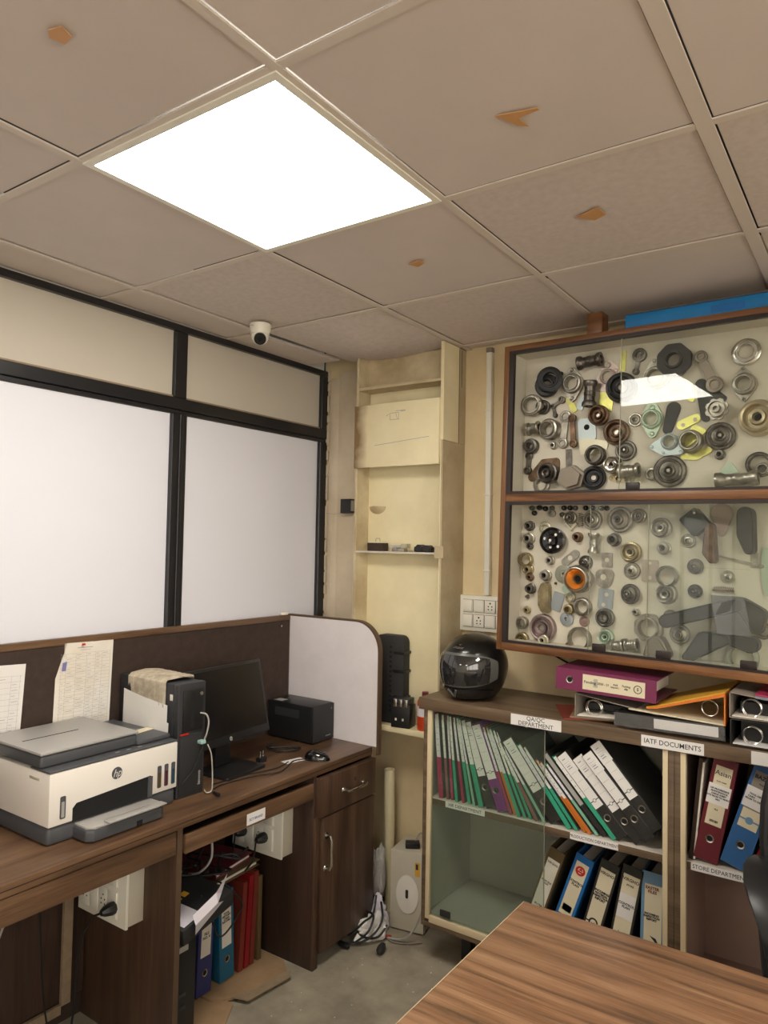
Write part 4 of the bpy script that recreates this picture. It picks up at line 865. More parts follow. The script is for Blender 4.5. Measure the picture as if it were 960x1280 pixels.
  ('ring', 0.2838, 0.1741, 0.0328, {'k': 0.7, 'd': 0.03}, 'steel', 0.0, 'split_ring', 'open steel ring below the copper-lined cone', 0),
  ('plate', 0.3655, 0.2082, 0.0, {'w': 0.0556, 'h': 0.0725, 'a': -4, 'holes': [(0.05, 0.22, 0.13), (-0.1, -0.3, 0.13)]}, 'bluegrey', 0.0, 'two_hole_plate', 'grey plate with two round holes', 0),
  ('ring', 0.2205, 0.1239, 0.0254, {'k': 0.25, 'd': 0.012}, 'bluegrey', 0.0, 'spotted_disc', 'grey spotted disc with a small hole', 0),
  ('disc', 0.2877, 0.1202, 0.0198, {'d': 0.008}, 'copper', 0.0, 'copper_disc', 'flat copper-brown disc right of the spotted disc', 0),
  ('cup', 0.367, 0.1417, 0.0338, {'d': 0.03, 'tz': 10}, 'darksteel', 0.0, 'engraved_disc', 'dark engraved cap under the plate with two holes', 0),
  ('cup', 0.128, 0.0825, 0.0523, {'d': 0.035}, 'purplesteel', 0.0, 'large_bearing', 'large purplish bearing near the lower left corner', 0),
  ('bush', 0.1482, 0.0411, 0.0187, {}, 'palezinc', 0.036, 'pale_bushing', 'pale bushing overlapping the large purplish bearing', 0),
  ('cup', 0.0433, 0.0315, 0.0258, {'d': 0.03}, 'brass', 0.0, 'brass_dome', 'brass dome in the lower left corner', 0),
  ('ring', 0.275, 0.0569, 0.0428, {'k': 0.82, 'd': 0.035}, 'steel', 0.0, 'plain_ring', 'large plain open ring at the bottom', 0),
  ('cup', 0.3734, 0.0744, 0.0269, {'d': 0.035}, 'greenzinc', 0.0, 'glassy_cup', 'pale greenish cup at the bottom', 0),
  ('bush', 0.2345, 0.0282, 0.0151, {}, 'bronze', 0.0, 'red_bushing', 'red-brown bushing on the bottom edge', 0),
  ('spool', 0.4213, 0.0489, 0.0236, {'L': 0.0425, 'a': 10}, 'steel', 0.0, 'barrel_bushing', 'barrel-shaped bushing at the bottom, left of two', 0),
  ('spool', 0.4682, 0.0578, 0.0223, {'L': 0.0418, 'a': 5}, 'steel', 0.0, 'barrel_bushing', 'barrel-shaped bushing at the bottom, right of two', 0),
  ('disc', 0.4572, 0.2321, 0.0356, {'d': 0.03, 'tz': -20}, 'darksteel', 0.0, 'tilted_pulley', 'tilted dark pulley below the steel hub disc', 0),
  ('bush', 0.4762, 0.1707, 0.0139, {}, 'steel', 0.0, 'steel_bushing', 'little bushing below the tilted dark pulley', 0),
  ('cup', 0.5581, 0.4665, 0.0348, {'d': 0.035}, 'steel', 0.0, 'stepped_cup', 'stepped steel cap above the round hub with a bore', 0),
  ('plate', 0.6755, 0.4856, 0.0, {'w': 0.0661, 'h': 0.0735, 'a': 40, 'holes': [(0.3, 0.3, 0.06)], 'd': 0.05}, 'rubber', 0.0, 'black_block', 'black square block turned on its corner', 0),
  ('hull', 0.7501, 0.506, 0.0, {'c': [(-0.0001, 0.0099, 0.0343), (0.0007, -0.0518, 0.0133)]}, 'copper', 0.0, 'copper_paddle', 'coppery round paddle with a short handle', 0),
  ('hull', 0.7236, 0.4165, 0.0, {'c': [(-0.0008, 0.0545, 0.0125), (-0.0066, -0.0299, 0.0154), (0.0077, -0.0541, 0.0115)], 'd': 0.045}, 'rusty', 0.0, 'rusty_lever', 'rusty upright lever beside the black block', 0),
  ('hull', 0.8338, 0.4628, 0.0, {'c': [(-0.005, 0.0483, 0.0249), (-0.0064, -0.0146, 0.023), (0.0073, -0.0624, 0.0166)], 'd': 0.045}, 'rubber', 0.0, 'black_casting', 'black elongated body at the right', 0),
  ('plate', 0.8493, 0.3671, 0.0, {'w': 0.0228, 'h': 0.0502, 'a': 0}, 'steel', 0.0, 'steel_stub', 'steel stub under the black elongated body', 0),
  ('disc', 0.6477, 0.4237, 0.0237, {'d': 0.025}, 'steel', 0.0, 'small_bearing', 'small steel cap under the black square block', 0),
  ('bush', 0.5684, 0.3971, 0.0229, {}, 'steel', 0.0, 'round_hub', 'round hub with a bore right of the brassy cup', 0),
  ('disc', 0.6706, 0.3385, 0.0264, {'d': 0.025}, 'darksteel', 0.0, 'ringed_disc', 'ringed dark disc in the centre of the pane', 0),
  ('plate', 0.5211, 0.3161, 0.0, {'w': 0.0567, 'h': 0.0774, 'a': 0, 'holes': [(0, 0.35, 0.1), (0, -0.3, 0.12)]}, 'copperplate', 0.0, 'tall_plate', 'pale coppery upright plate with two holes', 0),
  ('ring', 0.582, 0.3012, 0.0363, {'k': 0.8, 'd': 0.035}, 'steel', 0.0, 'open_ring', 'open steel ring right of the pale coppery plate', 0),
  ('cup', 0.5821, 0.2415, 0.0353, {'d': 0.04, 'tz': -10}, 'steel', 0.0, 'domed_cup', 'domed steel cap under the open steel ring', 0),
  ('disc', 0.771, 0.3089, 0.0207, {'d': 0.02, 'tz': 20}, 'steel', 0.0, 'oval_disc', 'small oval steel disc below the thin rod', 0),
  ('disc', 0.6714, 0.256, 0.0234, {'d': 0.035}, 'rubber', 0.0, 'black_bung', 'round black cap below the ringed disc', 0),
  ('comb', 0.7579, 0.2681, 0.0283, {}, 'rusty', 0.0, 'bristle_strip', 'brown bristled strip above the pale film', 0),
  ('hole', 0.5237, 0.1214, 0.0503, {'n': 8, 'k': 0.62, 'd': 0.025}, 'steel', 0.0, 'octagonal_flange', 'eight-sided steel flange with a large bore', 0),
  ('hull', 0.7129, 0.1937, 0.0, {'c': [(-0.1144, -0.0398, 0.023), (0.1039, 0.0325, 0.022)], 'd': 0.05}, 'rubber', 0.025, 'long_lever', 'long black arm rising to the right', 0),
  ('hull', 0.8478, 0.1953, 0.0, {'c': [(-0.0222, 0.0316, 0.02), (0.0259, 0.0022, 0.0228), (0.022, -0.0406, 0.0182)], 'd': 0.04}, 'rubber', 0.025, 'black_elbow', 'black elbow at the end of the long arm', 0),
  ('ring', 0.5933, 0.1661, 0.022, {'k': 0.5, 'd': 0.02}, 'darksteel', 0.0, 'eye_ring', 'dark eye ring above the left end of the long black arm', 0),
  ('disc', 0.6247, 0.1085, 0.0336, {'d': 0.03}, 'steel', 0.0, 'ball_bearing', 'steel ball bearing beneath the long black arm', 0),
  ('hull', 0.7145, 0.0809, 0.0, {'c': [(-0.0098, 0.0309, 0.0153), (-0.0511, -0.0404, 0.0172), (0.0636, 0.0288, 0.0162)], 'holes': [(-0.0074, 0.0311, 0.0067), (-0.0417, -0.0393, 0.0067), (0.0433, 0.0266, 0.0057)], 'd': 0.04}, 'rubber', 0.01, 'triangular_bracket', 'black triangular bracket with three bright holes', 0),
  ('hull', 0.8314, 0.1034, 0.0, {'c': [(-0.0354, 0.0058, 0.0183), (0.0174, -0.0028, 0.0265)], 'd': 0.035}, 'rubber', 0.01, 'black_housing', 'black housing right of the triangular bracket', 0),
  ('link', 0.8107, 0.3617, 0.0046, {'c': [(-0.0634, 0.0136, 0.0046), (0.0613, -0.0127, 0.0065)]}, 'steel', 0.0, 'thin_rod', 'thin steel rod slanting down to the right', 0),
  ('hull', 0.5629, 0.0589, 0.0, {'c': [(-0.0002, 0.0102, 0.0303), (-0.0222, -0.023, 0.0172), (0.0277, -0.0171, 0.0172)], 'd': 0.05}, 'greybrown', 0.015, 'grey_dome', 'grey dome at the bottom in front of the eight-sided flange', 0),
  ('ring', 0.8188, 0.0543, 0.0496, {'k': 0.7, 'd': 0.03}, 'greygreen', 0.0, 'bottom_ring', 'large dull ring at the bottom right', 0),
  ('ring', 0.8848, 0.1467, 0.026, {'k': 0.6, 'd': 0.03}, 'bronze', 0.02, 'edge_ring', 'brownish ring at the right edge', 0),
  ('hull', 0.885, 0.3306, 0.0, {'c': [(-0.0028, 0.0663, 0.0117), (-0.0064, -0.0003, 0.0099), (0.0049, -0.0658, 0.0117)]}, 'greenzinc', 0.0, 'curved_guard', 'pale curved guard at the right edge', 0),
  ('reflect_film', 0.7883, 0.1902, 0.0, {'w': 0.0978, 'h': 0.1211, 'a': 8}, 'reflect_film', 0.08, 'reflection_sheet', 'pale film put in for a reflection over the long black arm', 0),  # translucent sheet put in for a pale reflection on the glass
]
# ------------------------------------------------------------ book shelf against the back wall
bs = thing('book_shelf', 'long low book shelf of brown laminate with cream edging', 'shelf', (0, 1.5, 0))
SX = 1.95
def sb(name, m, b, bevel=0, lbl=None, **k):
    o = box(name, m, (b[0], b[1], b[2]-1.5, b[3]-1.5, b[4], b[5]), bs, bevel, **k)
    if lbl: lab(o, lbl)
    return o
sb('top_board', 'shelfwood', (.0, SX, 1.488, 1.866, .969, 1.0135), .003, seg=2)
def unit(xa, xb, inner, lo):
    sb('side_panel', 'shelfwood', (xa, xa+.018, 1.500, 1.862, .178, .968), .001)
    sb('side_panel', 'shelfwood', (xb-.018, xb, 1.500, 1.862, .178, .968), .001)
    sb('side_lining', inner, (xa+.0185, xa+.0205, 1.520, 1.852, .206, .967))
    sb('side_lining', inner, (xb-.0205, xb-.0185, 1.520, 1.852, .206, .967))
    sb('edge_strip', 'creamedge', (xa+.0185, xa+.034, 1.497, 1.516, .190, .968), .001)
    sb('edge_strip', 'creamedge', (xb-.034, xb-.0185, 1.497, 1.516, .190, .968), .001)
    sb('bottom_board', 'shelfwood', (xa, xb, 1.500, 1.862, .160, .177), .001)
    sb('bottom_lining', lo, (xa+.02, xb-.02, 1.52, 1.852, .1785, .205))
    sb('bottom_strip', 'creamedge', (xa+.035, xb-.035, 1.497, 1.516, .1785, .203), .001)
    sb('back_panel', inner, (xa+.0185, xb-.0185, 1.8525, 1.862, .178, .968))
    sb('middle_shelf', 'shelfwood', (xa+.021, xb-.021, 1.519, 1.852, .609, .632))
    lab(sb('shelf_lining', 'shelfwhite', (xa+.021, xb-.021, 1.5195, 1.852, .6325, .6350)), 'pale shelf surface')
    for fx in (xa+.12, xb-.12):
        for fy in (1.66, 1.82): sb('foot', 'blackm', (fx-.02, fx+.02, fy-.02, fy+.02, 0, .1595))
unit(.018, .935, 'shelfin', 'shelfin'); unit(.936, SX-.002, 'shelfbrown', 'shelfbrown')
gp = sb('glass_pane', 'glass2', (.054, .505, 1.5045, 1.5085, .204, .962)); lab(gp, 'greenish sliding glass pane')
sb('pane_edge', 'greygreen', (.5052, .5075, 1.5045, 1.5085, .204, .962))
lab(sb('pane_handle', 'blackm', (.10, .145, 1.498, 1.504, .215, .240), .003), 'dark pane handle')
# paper labels
def slabel(lbl, x0, x1, z0, z1, y, body, size, bold=.0004, font_sx=1.0, off=0, ls=.9):
    t = thing('shelf_label', lbl, 'label', (x0, y, z0))
    box('label_paper', 'paper', (0, x1-x0, -.0012, -.0002, 0, z1-z0), t)
    if body: text(body, size, at((x1-x0)/2+off, -.0014, (z1-z0)/2), t, 'ink', 'label_text', bold, sx=font_sx, ls=ls)
slabel('white QA/QC department label on the shelf top edge', .386, .572, .970, 1.008, 1.488, 'QA/QC\nDEPARTMENT', .021, 0, .98)
slabel('white IATF documents label on the shelf top edge', .838, 1.025, .972, 1.007, 1.488, 'IATF DOCUMENTS', .0215, .00015, .95)
slabel('blank end of a white label at the right end of the shelf top edge', 1.155, 1.33, .972, 1.010, 1.488, '', .02)
slabel('white paper label on the shelf edge behind the glass pane', .108, .272, .612, .634, 1.519, 'HR DEPARTMENT', .0175, 0)
slabel('white production department label on the middle shelf edge', .594, .757, .611, .634, 1.519, 'PRODUCTION DEPARTMENT', .0145, 0, .88)
slabel('white store department label on the right-hand shelf edge', .981, 1.145, .610, .634, 1.519, 'STORE DEPARTMENT', .0175, 0, .93)

# ------------------------------------------------------------ files on the upper shelf: (kind, base x, base z, lean deg, thickness)
Zs = .6355
ROW = [('magenta', .083, 4.9, .019, 'bright magenta report file at the far left end of the upper shelf row'), ('pinkbrown', .110, 5.4, .011, 'dusty rose slim file, second from the left end'), ('magenta', .127, 4.7, .010, 'slim magenta file, third from the left end'),
 ('green', .150, 6.3, .011, 'slim green file between two magenta files'), ('magenta', .176, 8.4, .010, 'slim magenta file leaning on a green one, fifth from the left'), ('green', .200, 10.5, .013, 'green file with a wide clear cover, sixth from the left'), ('greenlight', .224, 12.5, .009, 'thin mint file, seventh from the left'), ('green', .250, 15.0, .019, 'broad sea-green file just left of the first black binder'),
 ('LAblack', .288, 19.2, .036, 'black lever-arch file with a long white label, left of the purple one'), ('LApurple', .338, 21, .040, 'purple lever-arch file, the only one of its colour'), ('magenta', .370, 21.6, .010, 'slim magenta file against the purple binder'), ('fileorange', .385, 22, .011, 'slim orange file with a yellowish edge beside the purple binder'),
 ('green', .402, 22.4, .013, 'green file right of the slim orange one'), ('green', .424, 24, .010, 'thin green file in the middle of three behind the glass edge'), ('green', .444, 26.2, .010, 'thin green file, last of three leaning right of the orange one'), ('pinkbrown', .470, 31, .012, 'dusty rose file standing at a steep lean'), ('greenlight', .497, 34.5, .010, 'mint file right of the steep dusty rose file'),
 ('LAblack', .537, 37, .045, 'black lever-arch file with white label behind the glass pane edge'), ('green', .588, 37.4, .016, 'broad green file right of the black binder at the pane edge'), ('green', .612, 38.5, .011, 'green file with a pale edge before the orange pair'), ('fileorange', .640, 40.5, .010, 'low orange file, left of the orange pair'), ('fileorange', .660, 41.5, .012, 'low orange file, right of the orange pair'), ('greenlight', .683, 42, .010, 'low mint file right of the orange pair'),
 ('LAgrey', .706, 42.2, .018, 'slim black file with a grey label among the low ones'), ('green', .742, 42.3, .015, 'bright green file with a long white label left of the four black binders'),
 ('LA', .772, 42.5, .040, 'black lever-arch file with white label, first of the four at the right'), ('LA', .812, 42.3, .040, 'black lever-arch file with white label, second of the four at the right'), ('LA', .850, 42.0, .040, 'black lever-arch file with white label, third of the four at the right'), ('LA', .885, 40.8, .040, 'black lever-arch file with white label, last of the four at the right')]
LIFT = {'first': .0, 'second': .0, 'third': .022, 'last': .06}
for k, (kd, xb, a, w_, lbl) in enumerate(ROW):
    ar = RD(a); lift = 0; yb = 1.528+.004*(k % 3)
    if kd == 'LA': lift = [0, .0, .018, .052][k-25]; xb = [.768, .822, .856, .878][k-25]
    x0 = xb-w_/2*cos(ar)
    if kd.startswith('LA'):
        cov = {'LAblack': 'blackfile', 'LApurple': 'purple', 'LAgrey': 'blackfile', 'LA': 'blackfile'}[kd]
        t = lever_arch(lbl, (x0, yb, Zs+lift), (0, -ar, 0), w_, cov, label=(.115, .312, w_*.84, 'paper' if kd != 'LAgrey' else 'hpgrey'), hole_z=.075, ring='chrome' if kd != 'LAgrey' else None, D=.275)
        if kd != 'LAgrey':
            c = w_/2
            if kd == 'LA' : lab(box('label_top', 'paper', (w_*.05, w_*1.05, -.0016, -.0009, .245, .316), t), 'wider folded-over label top')
            g = G()
            for z in (.285, .277, .245, .213, .181): g.box(c-w_*.3, c+w_*.3, -.0019, -.0017, z, z+.0007)
            g.build('printed_lines', 'inkgrey', t, smooth=False)
            g = G(); g.lathe([(.0048, .0012), (.0062, .0012)], 16, Matrix.Translation((c, 0, .140))); g.box(c-w_*.42, c-.0062, -.0013, -.0010, .1385, .1412); g.box(c+.0062, c+w_*.42, -.0013, -.0010, .1385, .1412); g.build('label_mark', 'ink', t, smooth=False)
            g = G()
            for q, z in enumerate((.297, .270, .262)): g.box(c-w_*.22, c+w_*(.1+.06*q), -.0019, -.0017, z, z+.003)
            g.build('printed_title', 'inkgrey', t, smooth=False)
    else:
        low = kd in ('fileorange',) and k > 18 or (k == 22); H = .275 if low else (.29 if 14 < k < 18 else .318)
        t = thing('report_file', lbl, 'file', (x0, yb, Zs), (0, -ar, 0))
        g = G(); g.box(0, w_, 0, .0012, 0, H*.48); g.box(0, .0009, .0013, .23, 0, H); g.build('cover', kd, t); lab(box('side_sheet', 'pocket_side', (w_-.0009, w_, .0013, .225, 0, H), t), 'smoky see-through front sheet')
        box('papers', 'paperaged', (.0012, w_-.0012, .004, .222, .003, H-.006), t)
        lab(box('spine_card', 'paper' if k % 2 or k > 23 else 'paperlav', (w_*.08, w_*.92, -.0002, .0011, H*.485, H*.93), t), 'white card behind the clear spine')
        g = G()
        for q in range(5): g.box(w_*.25, w_*.7, -.0005, -.0003, H*(.55+.07*q), H*(.55+.07*q)+.002)
        g.build('printed_lines', 'inkgrey', t, smooth=False)
# ---- lower shelf: broad lever-arch files leaning right
def low(lbl, x0, a, w_, cov, y=1.60, z=.2055, paper=True, H=.330):
    ar = RD(a)
    return lever_arch(lbl, (x0, y, z+w_*sin(ar)), (0, ar, 0), w_, cov, H=H, label=None, ring=None, D=.245, paper=paper)
def slab(t, w_, z0, z1, k=.74, m='paper', x=0):
    o = box('spine_label', m, (w_*(1-k)/2+x, w_*(1+k)/2+x, -.0008, -.0001, z0, z1), t); return o
t = low('brown lever-arch file at the left of the lower shelf', .385, 19, .058, 'brownfile'); slab(t, .058, .06, .29, .78, 'paperaged'); vline(t, .058, 'VIRGHO', .275, .011); vline(t, .058, 'PPAP FILE\n2020', .20, .009); vline(t, .058, 'BUYER', .11, .010)
t = low('bright blue lever-arch file with a red emblem on its label', .482, 19, .065, 'bluebright'); slab(t, .065, .10, .305, .7, 'labelcream'); g = G(); g.lathe([(.010, .0012), (.0175, .0012)], 20, Matrix.Translation((.0325, 0, .275))); g.box(.021, .044, -.0013, -.0011, .268, .274); g.prism([(.025, .276), (.033, .287), (.041, .276)], -.0013, -.0011); g.build('red_emblem', 'red', t, smooth=False); vline(t, .065, 'CONTROL\nPLAN', .225, .011, bold=.0004); slab(t, .065, .115, .140, .5, 'paleblue').name = 'label_band'
t = low('black lever-arch file labelled inspection report on the lower shelf', .588, 15.5, .066, 'blackfile'); slab(t, .066, .04, .300, .76, 'labelcream'); vline(t, .066, 'VIRGHO', .285, .013, bold=.0003); vline(t, .066, 'INCOMING\nMATERIAL\nINSPECTION\nREPORT', .205, .0098, bold=.0006); 
g = G(); g.lathe([(.0105, .0012), (.0165, .0012)], 24, Matrix.Translation((.033, 0, .105))); g.box(.006, .0165, -.0013, -.0011, .1025, .1075); g.box(.0495, .060, -.0013, -.0011, .1025, .1075); g.prism([(.025, .106), (.032, .098), (.041, .110), (.032, .103)], -.0013, -.0011); g.build('label_mark', 'ink', t, smooth=False)
t = low('black lever-arch file with a cream label and check mark on the lower shelf', .690, 10.5, .070, 'blackfile'); slab(t, .070, .03, .300, .78, 'labelcream'); vline(t, .070, 'VIRGHO', .283, .0145, bold=.0003); vline(t, .070, 'STORE', .265, .008); o = slab(t, .070, .15, .235, .76, 'paper'); o.location.y = -.0009; text('CONTROL\nPLAN', .011, at(.035, -.0022, .195), t, 'ink', 'spine_text', .0003); g = G(); g.prism([(.024, .108), (.035, .090), (.046, .108), (.044, .096), (.035, .082), (.026, .096)], -.0013, -.0011); g.build('check_mark', 'ink', t, smooth=False)
t = low('pale blue lever-arch file at the right end of the lower shelf', .802, 1.6, .070, 'paleblue'); slab(t, .070, .05, .290, .8, 'labelcream', .004); vline(t, .070, 'EASTER\nFILES', .272, .013, 'maroon', .0004); vline(t, .070, 'INCOMING\nINSPECTION\nREPORT', .185, .009, bold=.0005); g = G(); g.box(.012, .066, -.0013, -.0011, .075, .083); g.build('label_band', 'plum', t); g = G(); g.prism([(.03, .125), (.05, .12), (.06, .10), (.053, .09), (.048, .108)], -.0013, -.0011); g.build('label_figure', 'ink', t)
# ---- right-hand unit: three big files
t = thing('file_box', 'dark brown file of papers pressed against the left side of the right-hand unit', 'file', (.9715, 1.535, .6375), (0, RD(5.5), 0)); box('cover', 'feltbrown', (0, .012, 0, .27, 0, .315), t); box('papers', 'paperaged', (.0125, .018, -.002, .265, .003, .305), t)
def big(lbl, x0, a, w_, cov): ar = RD(a); return lever_arch(lbl, (x0, 1.53, .636+w_*sin(ar)), (0, ar, 0), w_, cov, label=None, H=.325, hole_z=.072)
t = big('maroon lever-arch file labelled Asian in the right-hand unit', .985, 11, .070, 'maroon'); w_ = .070; slab(t, w_, .115, .300, .68, 'labelcream'); vline(t, w_, 'Asian', .278, .021, bold=.0001); vline(t, w_, 'FLOW CHART', .252, .0045); vline(t, w_, 'FILE', .165, .006); vline(t, w_, 'NAME / YEAR\nDEPARTMENT', .128, .004)
o = box('white_strip', 'paper', (.002, .066, -.0018, -.0010, .180, .242), t); text('OK PROGRESSIVE\nMAINTENANCE\nCHECK SHEET\nDATE FROM TO MARCH\n2021', .0068, at(.034, -.0021, .212), t, 'ink', 'strip_text', .0003, ls=1.15)
t = big('blue lever-arch file labelled tool history card in the right-hand unit', 1.062, 17.5, .074, 'bluefile'); w_ = .074; slab(t, w_, .125, .305, .74, 'board'); o = slab(t, w_, .126, .185, .72, 'labelcream'); o.location.y = -.0009; vline(t, w_, 'BAZAR', .288, .016, bold=.0006); vline(t, w_, 'FILES', .268, .007)
o = box('white_strip', 'paper', (.002, .076, -.0026, -.0018, .190, .255), t); text('TOOL HISTORY\nCARD        FROM\nFROM TO DEC  2019', .0072, at(.039, -.0029, .224), t, 'ink', 'strip_text', .0003, ls=1.15)
g = G(); g.lathe([(.0, .0026), (.011, .0026)], 22, Matrix.Translation((.037, 0, .152))); g.box(.01, .026, -.0027, -.0025, .150, .155); g.box(.048, .064, -.0027, -.0025, .150, .155); g.build('label_mark', 'paleblue', t, smooth=False)
t = big('bright red lever-arch file half behind the chair in the right-hand unit', 1.148, 23, .070, 'redfile'); slab(t, .070, .12, .29, .7, 'labelcream')

# ------------------------------------------------------------ things lying on top of the book shelf
ZT = 1.0145
t = lever_arch('plum lever-arch file lying on the heap on top of the shelf', (.548, 1.498, 1.188), (0, RD(91.6), 0), .072, 'plum', H=.335, label=(.095, .300, .050, 'labelcream'), hole_z=.05)
for body, z, s in (('Pending', .12, .013), ('2020 - 21', .165, .010), ('Add\nimport -', .205, .009), ('Packing\nslip', .240, .009)):
    text(body, s, at(.036, -.0012, z) @ Matrix.Rotation(-pi/2, 4, 'Z') if False else at(.036, -.0012, z) @ Matrix.Rotation(pi/2, 4, 'Z'), t, 'ink', 'handwriting', .0001)
g = G(); g.lathe([(.011, .0013), (.0135, .0013)], 22, Matrix.Translation((.036, 0, .277))); g.build('label_mark', 'ink', t); text('S', .014, at(.036, -.0012, .277) @ Matrix.Rotation(pi/2, 4, 'Z'), t, 'ink', 'label_letter', .0003)
g = G()
for q in range(9): g.box(.022+.0*q, .050, -.0012, -.0010, .132+q*.0016, .1328+q*.0016)
g.build('bar_code', 'inkgrey', t, smooth=False)
def U_file(lbl, loc, rz, w_, h, d, flip, cov, inside, top_drop=0, bot_rise=0, name='lever_arch_file'):
    """file lying on its side, open end towards -y; spine on the left (flip=1) or right (-1)"""
    t = thing(name, lbl, 'binder', loc, (0, 0, rz)); s = flip; th = .003
    def bar(p, q, m, nm):
        (x1, z1), (x2, z2) = p, q; d_ = Vector((x2-x1, z2-z1)).normalized(); n_ = Vector((-d_.y, d_.x))*th
        g = G(); g.prism([(x1, z1), (x2, z2), (x2+n_.x, z2+n_.y), (x1+n_.x, z1+n_.y)], 0, d, 'xz'); return g.build(nm, m, t)
    bar((0, 0), (0, h), cov, 'spine'); bar((0, h-.0005), (s*w_, h-top_drop), cov, 'top_cover'); bar((0, .0), (s*w_, bot_rise), cov, 'bottom_cover')
    g = G(); g.prism([(s*.004, .004), (s*w_*.97, bot_rise+.004), (s*w_*.97, bot_rise+.0075), (s*.004, .0075)], .003, d-.01, 'xz'); lab(g.build('inner_paper', inside, t), 'pale inside board')
    lab(box('dark_filler', 'blackm', (min(s*.02, s*w_*.6), max(s*.02, s*w_*.6), .05, d-.004, max(.008, bot_rise+.008), h-.008-top_drop*.75), t), 'black block standing in for the shade deep inside')  # black filler block in place of the shade inside the open file
    for y in (.02, .035):
        g = G(); c = Vector((s*.055, y, h*.42)); g.tube([c+Vector((.026*cos(a), 0, .026*sin(a))) for a in [2*pi*k/18 for k in range(19)]], .0016, 6, cap=False); g.build('arch_ring', 'chrome', t)
    return t
o = tag(box('salmon_folder', 'redpaper', (-.13, .13, -.10, .12, 0, .004)), 'thin salmon-red folder at the bottom of the heap, its corner sticking out left', 'folder'); o.location = (.645, 1.64, ZT); o.rotation_euler = (0, 0, RD(28))
o = tag(box('buff_folder', 'cardboard', (-.12, .12, -.08, .10, 0, .004)), 'thin buff folder lying on the salmon-red one', 'folder'); o.location = (.69, 1.62, ZT+.0045); o.rotation_euler = (0, 0, RD(14))
U_file('grey-brown lever-arch file lying open under the plum one', (.612, 1.515, 1.024), 0, .27, .078, .26, 1, 'board', 'paperaged', .034, .016)
t = lever_arch('slim black file in crinkled clear plastic with white spine label', (.750, 1.496, 1.064), (0, RD(89.2), RD(-1)), .040, 'blackfile', H=.33, label=(.125, .315, .030, 'paper'), ring=None, D=.26)
g = G(); random.seed(3); vs = []; n = 14
for k in range(n+1):
    z = .335*k/n
    for q in range(4): vs.append((.042*q/3+random.uniform(-.001, .001), -.004-random.uniform(0, .003), z))
g.add(vs, [(4*k+q, 4*k+q+1, 4*k+q+5, 4*k+q+4) for k in range(n) for q in range(3)]); lab(g.build('plastic_wrap', glass('crinkled_plastic', (.93, .93, .93), .12, (.6, .6, .58), .05), t, smooth=False), 'crinkled clear plastic wrap')
t = thing('lever_arch_file', 'yellow and orange file tilted open between the plum file and the black files', 'binder', (1.083, 1.50, 1.068), (0, 0, RD(-1)))
g = G(); g.prism([(0, 0), (0, .098), (-.004, .098), (-.004, 0)], 0, .27, 'xz'); g.build('spine', 'orange', t)
g = G(); g.prism([(0, .099), (-.20, .030), (-.235, .022), (-.235, .0245), (-.20, .0335), (0, .1025)], .003, .27, 'xz'); lab(g.build('top_cover', 'yellow_c', t), 'yellow top cover')
g = G(); g.prism([(0, .0985), (-.20, .0295), (-.235, .0215), (-.233, .0185), (-.2, .0235), (0, .088)], 0, .002, 'xz'); lab(g.build('cover_border', 'orange', t), 'orange border')
g = G(); g.prism([(-.004, 0), (-.29, .008), (-.29, .012), (-.004, .004)], 0, .27, 'xz'); lab(g.build('bottom_cover', 'labelcream', t), 'cream bottom cover')
g = G(); c = Vector((-.05, .03, .042)); g.tube([c+Vector((.024*cos(a), 0, .024*sin(a))) for a in [2*pi*k/18 for k in range(19)]], .0016, 6, cap=False); g.build('arch_ring', 'chrome', t)
U_file('black lever-arch file lying open at the right, lower of two', (1.100, 1.492, 1.017), 0, .30, .076, .28, 1, 'blackfile', 'paper', .002, .001)
U_file('grey-marbled lever-arch file lying open at the right, upper of two', (1.098, 1.492, 1.098), 0, .30, .074, .28, 1, 'board', 'paperaged', .03, .001)
o = tag(box('striped_folder', 'magenta', (0, .26, 0, .2, .004, .010)), 'pink and blue folder lying on the marbled file at the right edge', 'folder'); o.location = (1.165, 1.50, 1.166); o.rotation_euler = (0, RD(4), 0)
p_ = box('blue_band', 'paleblue', (0, .26, -.003, .199, -.004, .0035), o); lab(p_, 'pale blue lower sheet')

# ------------------------------------------------------------ helmet
he = thing('motorcycle_helmet', 'black full-face motorcycle helmet on the left end of the shelf', 'helmet', (.168, 1.625, ZT), (0, 0, RD(-10)))
def hp_(phi, el, s=1.0):
    # phi 0 = front (-y); el elevation
    x = sin(phi)*cos(el); y = -cos(phi)*cos(el); z = sin(el)
    ax, ay, az = .119, .148, .127
    if z < 0:
        q = max(cos(el), 1e-4)**-.5*(1-.08*abs(z)); x *= q; y *= q
    if y < 0 and z < .1: ay *= 1+.05*min(1, (.1-z)*1.6)
    zz = max(z*az, -.118)
    return Vector((x*ax*s, y*ay*s+.0, zz*s+.121+(0 if s == 1 else 0)))
g = G(); n, m_ = 48, 26; vs = []; fs = []
for j in range(m_+1):
    el = -pi/2+pi*j/m_
    for k in range(n):
        phi = 2*pi*k/n-pi; p = hp_(phi, el)
        # recessed eye opening
        if -.46 < el < .42 and abs(phi) < 1.15: p = hp_(phi, el, .955)
        vs.append(p)
for j in range(m_):
    for k in range(n): fs.append((j*n+k, j*n+(k+1) % n, (j+1)*n+(k+1) % n, (j+1)*n+k))
g.add(vs, fs); g.build('shell', 'helmet', he)
